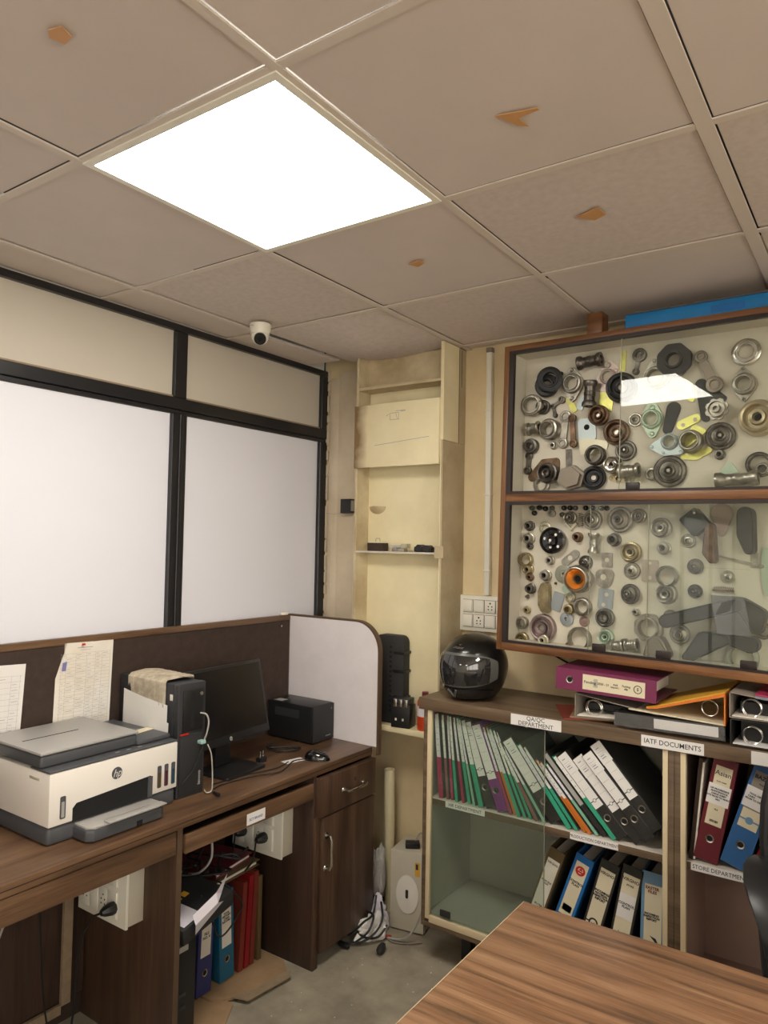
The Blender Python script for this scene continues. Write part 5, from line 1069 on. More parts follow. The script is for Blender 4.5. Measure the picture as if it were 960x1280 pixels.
def patch(nm, m, e0, e1, p0, p1, s, th=.003, ne=8, np_=24, taper=0, **k):
    g = G(); vs = []
    for layer in (s, s-th/.13):
        for j in range(ne+1):
            for i in range(np_+1):
                t = i/np_; ph = p0+(p1-p0)*t; c = 1-taper*abs(2*t-1)**3; el = (e0+e1)/2+(e1-e0)*(j/ne-.5)*c
                vs.append(hp_(ph, el, layer))
    N_ = (ne+1)*(np_+1); fs = []
    for L_ in (0, 1):
        for j in range(ne):
            for i in range(np_): a = L_*N_+j*(np_+1)+i; fs.append((a, a+1, a+np_+2, a+np_+1))
    for i in range(np_):
        for j in (0, ne): a = j*(np_+1)+i; fs.append((a, a+1, a+1+N_, a+N_))
    for j in range(ne):
        for i in (0, np_): a = j*(np_+1)+i; fs.append((a, a+np_+1, a+np_+1+N_, a+N_))
    g.add(vs, fs); return g.build(nm, m, he, **k)
patch('visor_rim', 'helmetgrey', -.52, .50, -1.5, 1.5, 1.020, taper=.5)
lab(patch('visor', 'visor', -.46, .42, -1.22, 1.22, 1.034, taper=.22), 'smoked glossy visor')
patch('chin_bar', 'gloss', -1.0, -.57, -1.5, 1.5, 1.035, th=.008, taper=.4)
patch('crown_ridge', 'helmet', .36, 1.15, .62, .74, 1.01, np_=4)
g = G(); 
for s_ in (-1, 1):
    a, b = hp_(s_*.17+.02, -.60, 1.055), hp_(.02, -.88, 1.05); g.tube([a, b], .004, 6)
lab(g.build('chin_vent', 'helmetgrey', he), 'V-shaped grey chin vent')
T = Matrix.Translation(hp_(.12, .66, 1.012)) @ Matrix.Rotation(RD(-38), 4, 'X') @ FY
text('STUDDS', .012, T, he, 'chrome', 'lettering', .0004, shear=.3)
g = G(); g.prism([(-.002, .016), (.004, .010), (.010, .019), (.004, .0145)], -.0005, 0, T=Matrix.Translation(hp_(.12, .66, 1.012)) @ Matrix.Rotation(RD(-38), 4, 'X')); g.build('emblem', 'chrome', he)

# ------------------------------------------------------------ display case on the wall
CE = Euler((0, 0, 0))
cx_, cy_, cz_ = -.0153992, .0117020, -.0548558
CM = Matrix.Translation((.28083, 1.58, 1.214724)) @ Matrix.Rotation(cz_, 4, 'Z') @ Matrix.Rotation(cy_, 4, 'Y') @ Matrix.Rotation(cx_, 4, 'X')
W_, H_, D_ = 1.50, 1.1454, .146
dc = thing('display_case', 'wall-hung two-tier wooden display case with sliding glass, full of metal parts', 'cabinet', mw=CM)
def cb(name, m, b, bevel=0, lbl=None, **k):
    o = box(name, m, b, dc, bevel, **k)
    if lbl: lab(o, lbl)
    return o
cb('side_board', 'framev', (0, .020, 0, D_, .0, H_), .001); cb('side_board', 'framev', (W_-.02, W_, 0, D_, .0, H_), .001)
cb('top_board', 'frame', (.0205, W_-.0205, 0, D_, H_-.020, H_), .001); cb('bottom_board', 'frame', (.0205, W_-.0205, 0, D_, 0, .028), .001)
cb('middle_board', 'frame', (.0205, W_-.0205, 0, D_-.008, .553, .583), .001)
cb('back_panel', 'casein', (.0205, W_-.0205, D_-.012, D_-.0005, .0285, H_-.0205), smooth=False)
for z0, z1 in ((.0285, .5525), (.5835, H_-.0205)):
    cb('side_lining', 'casein', (.0205, .0235, .02, D_-.0125, z0, z1)); cb('side_lining', 'casein', (W_-.0235, W_-.0205, .02, D_-.0125, z0, z1))
    cb('top_lining', 'casein', (.024, W_-.024, .02, D_-.0125, z1-.003, z1)); cb('bottom_lining', 'casein', (.024, W_-.024, .02, D_-.0125, z0, z0+.003))
    cb('glass_track', 'track', (.0205, .040, .001, .018, z0, z1)); cb('glass_track', 'track', (W_-.040, W_-.0205, .001, .018, z0, z1))
    cb('glass_track', 'track', (.0405, W_-.0405, .001, .018, z1-.012, z1)); cb('glass_track', 'track', (.0405, W_-.0405, .001, .018, z0, z0+.008))
def pane(x0, x1, z0, z1, y):
    lab(cb('glass_pane', 'glass', (x0, x1, y, y+.0035, z0, z1)), 'clear sliding glass pane')
    cb('pane_edge', 'greygreen', (x0-.0022, x0-.0002, y, y+.0035, z0, z1))
pane(.452, 1.19, .592, H_-.033, .004); pane(1.0, 1.455, .592, H_-.033, .011)
pane(.352, .98, .037, .540, .011); pane(.555, 1.24, .037, .540, .004)
for x, z in ((.500, .592), (.395, .040), (.610, .040), (.862, .040)): lab(cb('pane_handle', 'track', (x-.024, x+.024, -.004, .0035, z-.004, z+.022), .004), 'dark rounded pane handle')
# thin darker lines on the back board
g = G(); g.box(.352, .3525, D_-.0124, D_-.0121, .04, .54); g.box(.556, .5566, D_-.0124, D_-.0121, .04, .54); g.box(.70, .84, D_-.0124, D_-.0121, .335, .3364); g.build('board_joint', 'casedark', dc, smooth=False)
t = thing('wood_block', 'small wooden block wedged between display case and ceiling', 'wood', mw=CM @ Matrix.Translation((.345, .05, H_+.0005))); box('block', 'frame', (-.028, .028, -.03, .03, 0, .080), t, .002)
t = thing('blue_carton', 'flat bright blue carton lying on top of the display case', 'box', mw=CM @ Matrix.Translation((.455, .020, H_+.0005)))
box('carton', 'blueprint', (0, .80, 0, .125, 0, .050), t, .002); box('lid_flap', 'hpdark', (.01, .79, -.0005, .12, .0505, .057), t); box('tuck_tab', 'bluebright', (.28, .38, -.0012, -.0002, .012, .036), t)

# mechanical samples inside the case
def hull(circ, n=14):
    P = []
    for x, z, r in circ:
        for k in range(n): a = 2*pi*k/n; P.append((round(x+r*cos(a), 6), round(z+r*sin(a), 6)))
    P = sorted(set(P))
    def half(Q):
        h = []
        for p in Q:
            while len(h) > 1 and (h[-1][0]-h[-2][0])*(p[1]-h[-2][1])-(h[-1][1]-h[-2][1])*(p[0]-h[-2][0]) <= 1e-12: h.pop()
            h.append(p)
        return h
    a, b = half(P), half(P[::-1]); return a[:-1]+b[:-1]
def ringprof(R, k, d):
    return [(R*k, 0), (R*k, d*.92), (R*(k+.04), d), (R*(k+.3*(1-k)), d), (R*(k+.38*(1-k)), d*.78), (R*.93, d*.74), (R, d*.64), (R, 0)]
def cupprof(R, d): return [(0, d*.35), (R*.22, d*.35), (R*.25, d*.75), (R*.40, d*.8), (R*.45, d*.45), (R*.62, d*.42), (R*.68, d*.95), (R*.78, d), (R*.84, d*.55), (R*.97, d*.5), (R, d*.4), (R, 0)]
def discprof(R, d): return [(0, d*1.0), (R*.12, d), (R*.15, d*.7), (R*.26, d*.95), (R*.36, d*.9), (R*.40, d*.6), (R*.58, d*.55), (R*.62, d*.66), (R*.72, d*.6), (R*.78, d*.35), (R*.92, d*.35), (R, d*.22), (R, 0)]
def part(kind, x, z, R, e, m, lift, name, desc, upper):
    d = e.get('d', .02); tz = RD(e.get('tz', 0))*.45; yb = D_-.0125-lift-.0006
    tilt = abs(R*sin(tz))
    mw = CM @ Matrix.Translation((x, yb-tilt, z)) @ Matrix.Rotation(tz, 4, 'Z')
    where = ', upper display tier' if upper else ', lower display tier'
    if desc[:4] == 'PLUG':
        k = int(desc[4:]); od = 'first second third fourth fifth sixth seventh eighth ninth tenth eleventh'.split()
        lbl = od[k]+' small dark plug from the left, row atop the lower display tier' if k < 11 else ('small dark plug under the first ones of the row, lower tier', 'small dark plug just left of the steel valve ring, lower tier')[k-11]
        grp = 'row of small plugs in the lower display tier'; desc = 'GROUP'
    else: lbl = desc+where; grp = None
    lbl = ' '.join(lbl.split()[:16]) if len(lbl.split()) > 16 else lbl
    hub = None
    g = G()
    if kind == 'ring':
        g.lathe(ringprof(R, e['k'], d), 26)
        if e.get('double'): g.lathe([(R*.66, d*.9), (R*.70, d*1.25), (R*.78, d*1.25), (R*.8, d*.8)], 26)
    elif kind == 'cup': g.lathe(cupprof(R, d), 26); hub = (R*.215, d*.36)
    elif kind == 'disc': g.lathe(discprof(R, d), 26); hub = (R*.11, d*1.01)
    elif kind == 'bush':
        dd = R*1.3; g.lathe([(R*.42, dd*.35), (R*.42, dd), (R*.5, dd*1.05), (R*.78, dd*1.03), (R*.85, dd*.8), (R*.85, dd*.35), (R, dd*.3), (R, 0)], 16); hub = (R*.42, dd*.36)
    elif kind == 'cone':
        g.lathe([(R*.22, d*.25), (R*.28, d*.5), (R*.32, d*.25), (R*.72, d*.8), (R*.78, d), (R*.86, d*.98), (R*.9, d*.6), (R, d*.5), (R, 0)], 30); hub = (R*.25, d*.3)
    elif kind == 'blackdisc':
        g.lathe([(0, d*.6), (R*.2, d*.6), (R*.22, d), (R*.4, d*.95), (R*.5, d*.5), (R*.8, d*.45), (R*.86, d*.6), (R, d*.5), (R, 0)], 30)
    elif kind == 'flange':
        pts = hull([(0, 0, R)]+list(e['c'])); g.holed(pts, R*e['k'], 0, -d*.35, n=36); g.lathe(ringprof(R*.92, e['k'], d), 26)
        for cx, cz, r in e['c']: g.lathe([(r*.3, d*.38), (r*.55, d*.45), (r*.6, d*.34)], 10, Matrix.Translation((cx, 0, cz)))
    elif kind == 'hull':
        d_ = e.get('d', .006); g.prism(hull(e['c']), 0, -d_)
        if d_ >= .035:
            mx_ = sum(q[0] for q in e['c'])/len(e['c']); mz_ = sum(q[1] for q in e['c'])/len(e['c'])
            rim = hull([(q[0], q[1], q[2]*.98) for q in e['c']]); ins = hull([(q[0], q[1], q[2]*.72) for q in e['c']]); g.prism(ins, -d_-.0002, -d_-.006)
            rimo = [(q[0], q[1], q[2]*.86) for q in e['c']]; ro = hull(rimo); g.tube([(x_, -d_-.001, z_) for x_, z_ in ro+[ro[0]]], .0022, 5, cap=False)
    elif kind == 'link':
        w_ = min(c[2] for c in e['c'])*.62
        for a, b in zip(e['c'][:-1], e['c'][1:]):
            g.prism(hull([(a[0], a[1], max(w_, .6*a[2] if 'w' in e else w_)), (b[0], b[1], max(w_, .6*b[2] if 'w' in e else w_))], 10), 0, -.010)
        for cx, cz, r in e['c']:
            if e.get('eyes') or r > .01: g.lathe(ringprof(r, .5, .017), 18, Matrix.Translation((cx, 0, cz)))
            else: g.lathe([(0, .012), (r*.8, .012), (r, .008), (r, 0)], 14, Matrix.Translation((cx, 0, cz)))
    elif kind == 'plate':
        w_, h_ = e['w'], e['h']; dd = e.get('d', .004); T = Matrix.Rotation(RD(-e.get('a', 0)), 4, 'Y'); g.prism(rrect(-w_/2, w_/2, -h_/2, h_/2, min(w_, h_)*.12), 0, -dd, T=T)
    elif kind == 'hole':
        pts = [(R*cos(2*pi*(k+.5)/e['n']), R*sin(2*pi*(k+.5)/e['n'])) for k in range(e['n'])]; g.holed(pts, R*e['k'], 0, -d, n=40); g.lathe([(R*e['k'], d), (R*e['k'], d*1.5), (R*(e['k']+.1), d*1.5), (R*(e['k']+.14), d)], 28)
        for k in range(4): a = pi/4+pi/2*k; g.lathe([(0, d*1.05), (R*.05, d*1.05)], 8, Matrix.Translation((R*.8*cos(a), 0, R*.8*sin(a))))
    elif kind == 'hex':
        pts = [(R*cos(pi/3*k+.3), R*.86*sin(pi/3*k+.3)) for k in range(6)]; g.prism(pts, 0, -d*.6); g.prism([(x_*.8, z_*.8) for x_, z_ in pts], -d*.601, -d)
    elif kind == 'gear':
        pts = []
        for k in range(24): rr = R if k % 3 else R*.84; pts.append((rr*cos(2*pi*k/24), rr*sin(2*pi*k/24)))
        g.prism(pts, 0, -d*.35); g.lathe([(R*.2, d*.6), (R*.2, d), (R*.36, d), (R*.4, d*.5), (R*.6, d*.5), (R*.66, d*.8), (R*.74, d*.8), (R*.78, d*.3)], 26)
    elif kind == 'spool':
        L = e['L']; R = min(R, .030 if lift == 0 else .027); T = Matrix.Translation((0, -R, 0)) @ Matrix.Rotation(-RD(e.get('a', 0)), 4, 'Y')
        g.lathe([(R*.6, -L/2+.004), (R*.62, -L/2), (R*.97, -L/2), (R, -L/2+.003), (R*.98, -L*.36), (R*.74, -L*.27), (R*.72, -L*.1), (R*.78, -L*.08), (R*.78, L*.06), (R*.72, L*.08), (R*.74, L*.27), (R*.98, L*.36), (R, L/2-.003), (R*.97, L/2), (R*.62, L/2), (R*.6, L/2-.004)], 24, T, ax='x')
    elif kind == 'spring':
        h_ = e['h']; g.tube([(R*cos(a), -R-.002+R*sin(a), -h_/2+h_*k/80) for k, a in [(k, k*.62) for k in range(81)]], .0013, 5)
    elif kind == 'comb':
        for k in range(11): g.cyl((-R+k*R*.2, -.006, -.002), (-R+k*R*.2+.003, -.006, .010-.0006*abs(k-5)), .0013, 6)
        g.box(-R*1.1, R*1.15, -.010, -.002, -.008, -.002)
    elif kind == 'reflect_film':
        w_, h_ = e['w'], e['h']; n_ = 6; vs = [(w_*(i/n_-.5)+.02*(j/n_), -.002-.006*sin(i*1.3+j), h_*(j/n_-.5)*-1) for i in range(n_+1) for j in range(n_+1)]
        g.add(vs, [(i*(n_+1)+j, i*(n_+1)+j+1, (i+1)*(n_+1)+j+1, (i+1)*(n_+1)+j) for i in range(n_) for j in range(n_)])
    o = g.build(name, m); o.matrix_world = mw; tag(o, lbl, 'plug' if desc == 'GROUP' else 'machine part', grp)
    # small pieces with a look of their own
    if hub and desc != 'GROUP' and R > .011:
        g = G(); g.lathe([(0, hub[1]+.0004), (hub[0]*.96, hub[1]+.0004)], 18)
        mm = 'void' if kind in ('bush',) or m in ('steel', 'brass', 'chrome', 'greenzinc') else ('casein' if kind == 'cone' else 'steel')
        if m == 'gold': mm = 'void'
        h = g.build('hub_bore', mm, o); 
        if kind == 'cone':
            g = G(); g.lathe([(R*.34, d*.30), (R*.70, d*.81)], 30); lab(g.build('cone_lining', 'orangeglow', o), 'orange copper lining')
    if kind == 'blackdisc':
        g = G()
        for (q, r) in ((0, 0), (.9, .55), (2.9, .55), (4.6, .5), (5.6, .7)): g.lathe([(0, d*1.02 if r < .5 else d*.66), (R*.11, d*1.02 if r < .5 else d*.66)], 10, Matrix.Translation((R*r*cos(q), 0, R*r*sin(q))))
        lab(g.build('bright_holes', 'white', o), 'bright pin holes')
    if e.get('holes'):
        g = G(); dd = e.get('d', .006 if kind == 'hull' else .004)
        for hx, hz, hr in e['holes']:
            if kind == 'plate':
                w_, h_ = e['w'], e['h']; a = -RD(e.get('a', 0)); X, Z, r = hx*w_, hz*h_, hr*min(w_, h_)*1.0; X, Z = X*cos(a)+Z*sin(a), -X*sin(a)+Z*cos(a)
            else: X, Z, r = hx, hz, hr
            g.lathe([(0, dd+.0004), (r, dd+.0004)], 12, Matrix.Translation((X, 0, Z)))
        g.build('bolt_hole', 'casein' if m != 'bluezinc' else 'void', o)
    return o
for row in PARTS: part(*row)

# ------------------------------------------------------------ back wall fittings
t = thing('conduit_pipe', 'white vertical cable conduit with clips beside the display case', 'conduit', (.105, 1.855, 1.392))
box('channel', 'white', (-.012, .012, -.012, .0135, 0, 1.03), t, .002)
for z in (.10, .42, .78): box('saddle_clip', 'white', (-.015, .015, -.015, .0135, z, z+.006), t, .001)
box('channel_top', 'board', (-.013, .013, -.013, .0135, 1.031, 1.05), t)
sw = thing('switch_board', 'white modular switch board half hidden by the display case', 'switch', (-.026, 1.869, 1.238))
box('frame', 'white', (0, .24, -.020, -.0, 0, .150), sw, .004)
for r_ in (0, 1):
    for c_ in range(4):
        x0 = .020+c_*.0525; z0 = .016+r_*.062
        mo_ = box('module', 'white', (x0+.002, x0+.047, -.026, -.0205, z0+.002, z0+.053), sw, .0015)
        if r_ == 0 and c_ % 2 == 1 or (r_ == 1 and c_ == 2):
            g = G()
            for dx, dz, r2 in ((0, .014, .004), (-.008, .001, .003), (.008, .001, .003), (-.008, -.011, .003), (.008, -.011, .003)): g.cyl((x0+.0245+dx, -.0266, z0+.028+dz), (x0+.0245+dx, -.0258, z0+.028+dz), r2, 8)
            g.build('pin_hole', 'ink', mo_)
        elif c_ < 3: box('rocker', 'white', (x0+(.004 if r_ == 0 else .004), x0+.045, -.029, -.0262, z0+.006, z0+.050), mo_, .001)
        box('module_gap', 'board', (x0, x0+.049, -.0207, -.0203, z0, z0+.055), sw)
bx = thing('wall_box', 'small black box with a wire on the pinkish wall strip', 'box', (-.628, 1.8485, 1.742)); box('case', 'black', (-.03, .03, -.035, 0, 0, .068), bx, .003); box('side_plate', 'hpgrey', (.0305, .032, -.03, -.005, .01, .06), bx)
G().tube([(-.03, -.03, .0), (-.07, -.035, -.004), (-.115, -.03, .0)], .0018, 6).build('wire', 'cablew', bx)
cord('thin black cable sagging from the display case down to the plum file', [(.33, 1.862, 1.212), (.42, 1.862, 1.16), (.53, 1.86, 1.12), (.60, 1.85, 1.10)], .0035)
# things on the thin niche shelf
t = thing('wood_cube', 'brown ridged block with a wire loop on the niche shelf', 'block', (-.372, 1.725, 1.5675)); box('block', 'feltbrown', (-.04, .04, -.025, .025, 0, .036), t, .002); box('pale_lid', 'niche', (-.036, .036, -.02, .02, .0365, .042), t); G().tube([(-.012, 0, .042), (-.01, 0, .056), (.01, 0, .056), (.012, 0, .042)], .0015, 6).build('wire_loop', 'steel', t)
t = thing('latch_parts', 'silver latch lying in the middle of the niche shelf', 'latch', (-.25, 1.72, 1.5675)); box('bracket', 'steel', (-.035, .03, -.015, .015, 0, .014), t, .002); box('bolt', 'chrome', (-.05, .01, -.006, .006, .0145, .026), t, .002); box('plate', 'palezinc', (-.02, .045, -.02, .02, .015, .034) if False else (.012, .045, -.015, .015, .0145, .034), t, .002); G().cyl((-.02, -.018, .01), (-.02, .018, .01), .008, 12).build('roller', 'steel', t)
t = thing('black_clamp', 'black moulded clamp at the right of the niche shelf', 'clamp', (-.125, 1.72, 1.5675)); box('body', 'black', (-.045, .04, -.018, .018, 0, .024), t, .006); G().cyl((-.02, -.02, .018), (-.02, .02, .018), .014, 14).cyl((.018, -.02, .014), (.018, .02, .014), .016, 14).build('rollers', 'blackm', t); G().box(.038, .06, -.01, .01, 0, .008).build('tongue', 'black', t, bevel=.002)
# things on the ledge
t = thing('ribbed_case', 'tall black ribbed plastic case standing on the ledge behind the white panel', 'case', (-.295, 1.745, .8255))
g = G(); g.prism(rrect(-.075, .072, 0, .378, .03), -.025, .025, 'xz'); g.build('shell', 'blackm', t, bevel=.004)
for z in (.11, .22, .30): box('rib', 'black', (.02, .078, -.029, .029, z, z+.012), t, .003)
for k in range(14): box('tooth', 'void', (.002, .012, -.0275, -.0255, .05+k*.021, .060+k*.021), t)
t = thing('contactor', 'small black contactor with three silver terminals on the ledge', 'relay', (-.213, 1.712, .8255), (0, 0, RD(10)))
box('body', 'black', (-.043, .043, -.035, .03, 0, .095), t, .003); box('upper_body', 'pc', (-.038, .038, -.028, .026, .0955, .122), t, .003)
for x in (-.024, 0, .024): lab(box('terminal', 'chrome', (x-.008, x+.008, -.037, -.029, .088, .120), t, .002), 'silver terminal')
for x in (-.02, .012): box('screw', 'white', (x-.004, x+.004, -.0365, -.0355, .03, .04), t)
t = thing('spray_bottle', 'red-orange bottle with a pale label on the ledge beside the shelf', 'bottle', (-.112, 1.722, .8255)); G().lathe([(0, 0), (.031, 0), (.033, .004), (.033, .115), (.026, .130), (.012, .138), (.012, .15), (0, .15)], 28, ax='z').build('body', 'bottle', t); lab(G().lathe([(.0334, .058), (.0334, .100)], 28, ax='z').build('paper_label', 'paperlav', t), 'pale label'); G().lathe([(.0125, .138), (.014, .139), (.014, .156), (0, .157)], 16, ax='z').build('cap', 'maroon', t)

# ------------------------------------------------------------ corner between desk and shelf
st = thing('voltage_stabilizer', 'ivory metal voltage stabilizer standing on the floor below the ledge', 'stabilizer', (-.232, 1.662, 0), (0, 0, RD(10)))
box('case', 'stab', (0, .150, 0, .165, .006, .325), st, .004)
g = G(); n = 30; P = [(.078+.050*cos(2*pi*k/n), .155+.078*sin(2*pi*k/n)) for k in range(n)]; g.prism(P, -.0045, -.0002, 'xz'); lab(g.build('oval_dial', 'hpwhite', st, bevel=.0015), 'raised oval dial plate')
g = G(); g.prism(rrect(.071, .083, .140, .175, .005), -.0062, -.0047, 'xz'); g.build('dial_knob', 'ink', st)
lab(box('warning_sticker', 'yellow_c', (.110, .132, -.0012, -.0002, .235, .29), st), 'yellow warning sticker'); box('sticker_mark', 'ink', (.114, .124, -.0018, -.0014, .262, .284), st)
for k in range(11): box('vent_slot', 'void', (.1502, .1506, .02, .14, .03+k*.018, .038+k*.018), st)
box('top_sticker', 'labelcream', (.09, .13, .03, .07, .3252, .3258), st)
t = thing('power_adapter', 'black power adapter lying on the ivory stabilizer', 'adapter', (-.165, 1.725, .3265), (0, 0, RD(35))); box('body', 'black', (-.03, .03, -.018, .018, 0, .026), t, .004)
cord('pale cable looping from the adapter over the stabilizer', [(-.16, 1.74, .352), (-.14, 1.75, .385), (-.10, 1.72, .37), (-.055, 1.69, .33), (-.05, 1.66, .31)], .0035, 'cablew')
cord('grey cable hanging before the stabilizer to the floor', [(-.052, 1.655, .30), (-.05, 1.64, .18), (-.075, 1.62, .08), (-.12, 1.60, .02), (-.19, 1.585, .008), (-.24, 1.60, .008)], .004, 'hpgrey')
cord('thin grey-brown cable curving on the floor by the stabilizer', [(-.22, 1.60, .006), (-.16, 1.575, .006), (-.10, 1.60, .006), (-.06, 1.64, .006)], .003, 'board')
cord('short red cable on the floor by the stabilizer', [(-.225, 1.585, .02), (-.20, 1.575, .018), (-.185, 1.60, .008)], .005, 'cabler')
t = thing('rolled_chart', 'beige rolled sheet standing behind the drawer pedestal', 'roll', (-.322, 1.79, 0), (RD(1.5), 0, 0)); G().lathe([(.018, .002), (.024, .0), (.024, .61), (.018, .611), (.016, .5)], 22, ax='z').build('roll', 'niche', t)
def lump(lbl, name, loc, s, m, seed, amp=.25, cat='bag', rot=(0, 0, 0)):
    random.seed(seed); bm = bmesh.new(); bmesh.ops.create_icosphere(bm, subdivisions=4, radius=1)
    from mathutils import noise
    for v in bm.verts:
        n_ = noise.noise(v.co*1.6+Vector((seed, 0, 0)))*amp*1.6+noise.noise(v.co*4+Vector((0, seed, 0)))*amp*.7
        v.co *= 1+n_; v.co.z = max(v.co.z, -.8)
        v.co = Vector((v.co.x*s[0], v.co.y*s[1], (v.co.z+.8)*s[2]))
    me = bpy.data.meshes.new(name); bm.to_mesh(me); bm.free(); me.materials.append(M[m]); o = bpy.data.objects.new(name, me); COL.objects.link(o); o.location = loc; o.rotation_euler = rot
    return tag(o, lbl, cat)
lump('crumpled milky plastic bag hanging behind the drawer pedestal', 'plastic_bag', (-.318, 1.70, .10), (.030, .035, .11), 'polybag', 3, .25)
lump('crumpled white cloth bundled with black cables on the floor', 'cloth_bundle', (-.245, 1.555, .0), (.040, .062, .048), 'paper', 5, .45, 'cloth', (0, 0, RD(-25)))
lump('smaller white cloth knot above the cable bundle', 'cloth_knot', (-.262, 1.625, .0), (.03, .032, .075), 'paperlav', 9, .4, 'cloth')
for k, pts in enumerate(([(-.34, 1.44, .01), (-.29, 1.45, .012), (-.24, 1.48, .02), (-.205, 1.52, .05), (-.20, 1.56, .09), (-.235, 1.60, .13)], [(-.36, 1.49, .012), (-.29, 1.47, .04), (-.25, 1.50, .085), (-.24, 1.55, .10), (-.26, 1.60, .15)], [(-.26, 1.46, .02), (-.22, 1.49, .06), (-.23, 1.54, .10), (-.29, 1.57, .09)], [(-.30, 1.50, .05), (-.24, 1.49, .035), (-.20, 1.53, .03), (-.19, 1.58, .06)])):
    o = cord('black cable wound round the white cloth bundle', pts, .0045); o['group'] = 'cables round the cloth bundle'
t = thing('cable_plug', 'black moulded plug on the floor before the cloth bundle', 'plug', (-.165, 1.515, .0), (0, 0, RD(20))); G().lathe([(0, 0), (.012, 0), (.016, .02), (.015, .045), (.006, .06), (0, .061)], 14, Matrix.Translation((0, 0, .016))).build('plug_body', 'blackm', t)
t = thing('cable_plug', 'black plug at the foot of the drawer pedestal door', 'plug', (-.315, 1.435, .0), (0, 0, RD(80))); G().lathe([(0, 0), (.010, 0), (.012, .03), (.005, .05), (0, .051)], 14, Matrix.Translation((0, 0, .013))).build('plug_body', 'black', t)

random.seed(8); g = G()
for k in range(60):
    x, y, r = random.uniform(-.25, .6), random.uniform(.85, 1.62), random.uniform(.0015, .004); a = random.uniform(0, 3)
    g.add([(x+r*cos(a+q*2.1), y+r*1.3*sin(a+q*2.1), .0003) for q in range(3)]+[(x, y, .0003+r*.5)], [(0, 1, 3), (1, 2, 3), (2, 0, 3)])
o = tag(stuff(g.build('floor_grit', 'paperaged')), 'pale grit and crumbs scattered on the concrete floor', 'grit')

# ------------------------------------------------------------ dome camera
dm = thing('security_camera', 'white dome security camera on the ceiling near the corner', 'camera', (-.515, 1.105, 2.4465))
G().lathe([(0, 0), (.041, 0), (.042, -.006), (.040, -.026), (.036, -.040), (.0, -.041)], 28, ax='z').build('base', 'white', dm, smooth=True)
dirv = (Vector((1.4947, -.927, 1.602))-Vector((-.515, 1.105, 2.41))).normalized(); dirv = (dirv+Vector((0, 0, -.35))).normalized()
g = G(); n, m_ = 24, 14; vs = [Vector((.034*sin(pi*j/m_)*cos(2*pi*k/n), .034*sin(pi*j/m_)*sin(2*pi*k/n), .034*cos(pi*j/m_)-.046)) for j in range(m_+1) for k in range(n)]
g.add(vs, [(j*n+k, j*n+(k+1) % n, (j+1)*n+(k+1) % n, (j+1)*n+k) for j in range(m_) for k in range(n)]); g.build('ball', 'white', dm)
c = Vector((0, 0, -.046)); G().cyl(c+dirv*.022, c+dirv*.0365, .023, 24).build('lens_face', 'black', dm); G().cyl(c+dirv*.030, c+dirv*.039, .011, 20).build('lens', 'visor', dm)
text('HIKVISION', .0055, Matrix.Translation((-.006+.012, -.040, -.014)) @ Matrix.Rotation(RD(38), 4, 'Z') @ FY, dm, 'inkgrey', 'maker_name', .0001)

# ------------------------------------------------------------ meeting table and chair
tb = thing('meeting_table', 'wood-grain laminate table in the foreground', 'table', (.765, .745, 0))
box('tabletop', 'table', (.0015, 1.30, -1.25, 0, .722, .75), tb, .0015)
box('edge_band', 'creamedge', (0, .0012, -1.25, 0, .722, .7495), tb)
for x in (.08, 1.2): box('leg_panel', 'deskx', (x, x+.03, -1.15, -.1, 0, .7215), tb)
box('cross_panel', 'deskx', (.111, 1.199, -.64, -.61, .3, .7215), tb)
ch = thing('office_chair', 'black office chair between the table and the book shelf', 'chair', (1.44, 1.10, 0))
g = G(); g.prism(rrect(-.23, .23, -.21, .22, .07), .43, .50, 'xy'); g.build('seat', 'blackm', ch, bevel=.02, seg=3)
g = G(); Pn = []
for k in range(33):
    a = 2*pi*k/32; x = .225*abs(cos(a))**.75*(1 if cos(a) > 0 else -1); z = .845+.275*abs(sin(a))**.75*(1 if sin(a) > 0 else -1); Pn.append((x, .215+.035*(z-.6)-.045*abs(x/.225)**2, z))
g.tube(Pn, .013, 10, cap=False); g.build('back_frame', 'black', ch)
g = G(); vs = []
for i in range(13):
    for j in range(13):
        u, v = i/12*2-1, j/12*2-1; x = .215*u*(1-.12*v*v); z = .845+.262*v*(1-.12*u*u); vs.append((x, .215+.035*(z-.6)-.045*abs(x/.225)**2+.002, z))
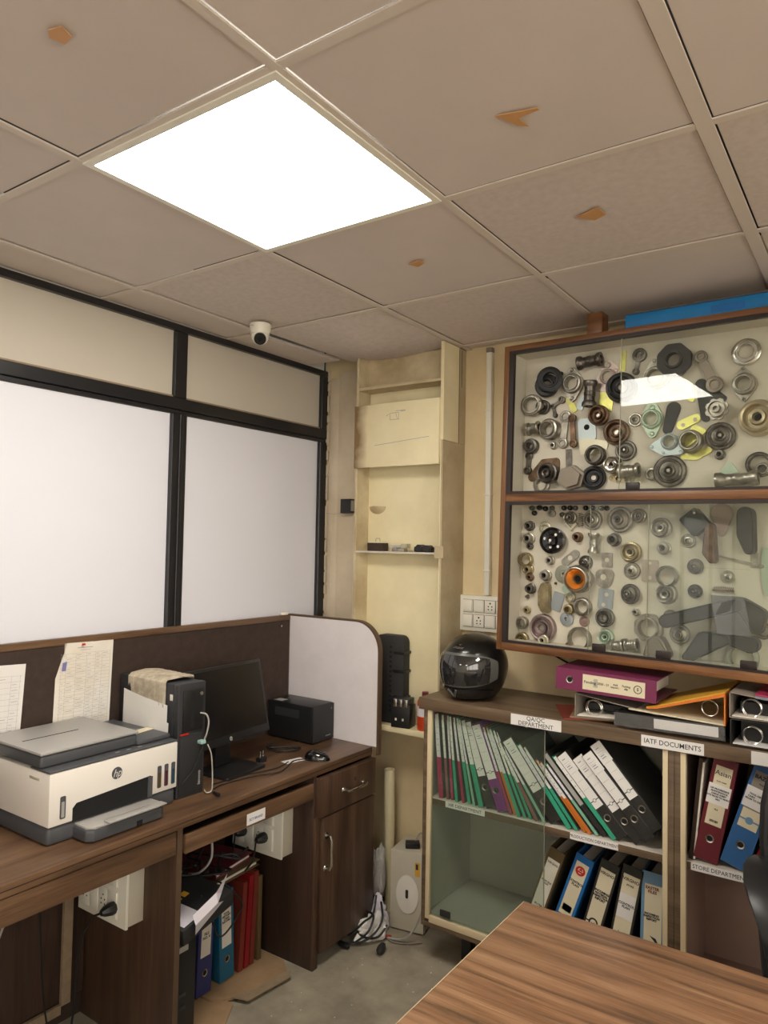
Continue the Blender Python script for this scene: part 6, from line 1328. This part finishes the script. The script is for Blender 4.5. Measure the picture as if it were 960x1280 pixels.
g.add(vs, [(i*13+j, i*13+j+1, (i+1)*13+j+1, (i+1)*13+j) for i in range(12) for j in range(12)]); g.build('back_mesh', glass('dark_mesh', (.16, .16, .16), .5, (.01, .01, .01), .4), ch)
g = G(); g.tube([(0, .24, .62), (0, .26, .50), (0, .20, .41), (0, .0, .405)], .022, 10); g.build('back_stem', 'black', ch)
def ribbon(path, wds, th, sgn):
    g = G(); vs = []; n = len(path)
    for i in range(n):
        p = Vector(path[i]); d = (Vector(path[min(i+1, n-1)])-Vector(path[max(i-1, 0)])).normalized(); s_ = Vector((1, 0, 0)); nn = s_.cross(d).normalized(); w_ = wds[i]/2
        for a, b in ((-1, -1), (1, -1), (1, 1), (-1, 1)): q = p+s_*w_*a+nn*th*b; vs.append((q.x*sgn, q.y, q.z))
    fs = [(4*i+k, 4*i+(k+1) % 4, 4*i+4+(k+1) % 4, 4*i+4+k) for i in range(n-1) for k in range(4)]+[(3, 2, 1, 0), (4*n-4, 4*n-3, 4*n-2, 4*n-1)]
    g.add(vs, fs); return g
for sgn in (-1, 1):
    path = [(.220, .17, .785), (.217, .10, .800), (.212, .03, .806), (.202, -.03, .795), (.188, -.075, .765), (.170, -.11, .72), (.160, -.12, .66), (.157, -.11, .60), (.157, -.09, .53), (.157, -.05, .43)]
    ribbon(path, [.06, .075, .085, .085, .07, .055, .042, .036, .034, .034], .008, sgn).build('armrest', 'black', ch, bevel=.003)
    G().tube([(sgn*.235, .15, .778), (sgn*.225, .17, .60), (sgn*.205, .12, .44)], .014, 10).build('arm_support', 'black', ch)
G().cyl((0, 0, .07), (0, 0, .42), .025, 16).build('gas_column', 'black', ch)
for k in range(5):
    a = 2*pi*k/5+.3; G().tube([(0, 0, .095), (.15*cos(a), .15*sin(a), .085), (.27*cos(a), .27*sin(a), .07)], .02, 10, r2=.012).build('base_leg', 'black', ch)
    c = Vector((.27*cos(a), .27*sin(a), .028)); s_ = Vector((-sin(a), cos(a), 0)); G().cyl(c-s_*.02, c+s_*.02, .0275, 16).build('caster', 'blackm', ch)
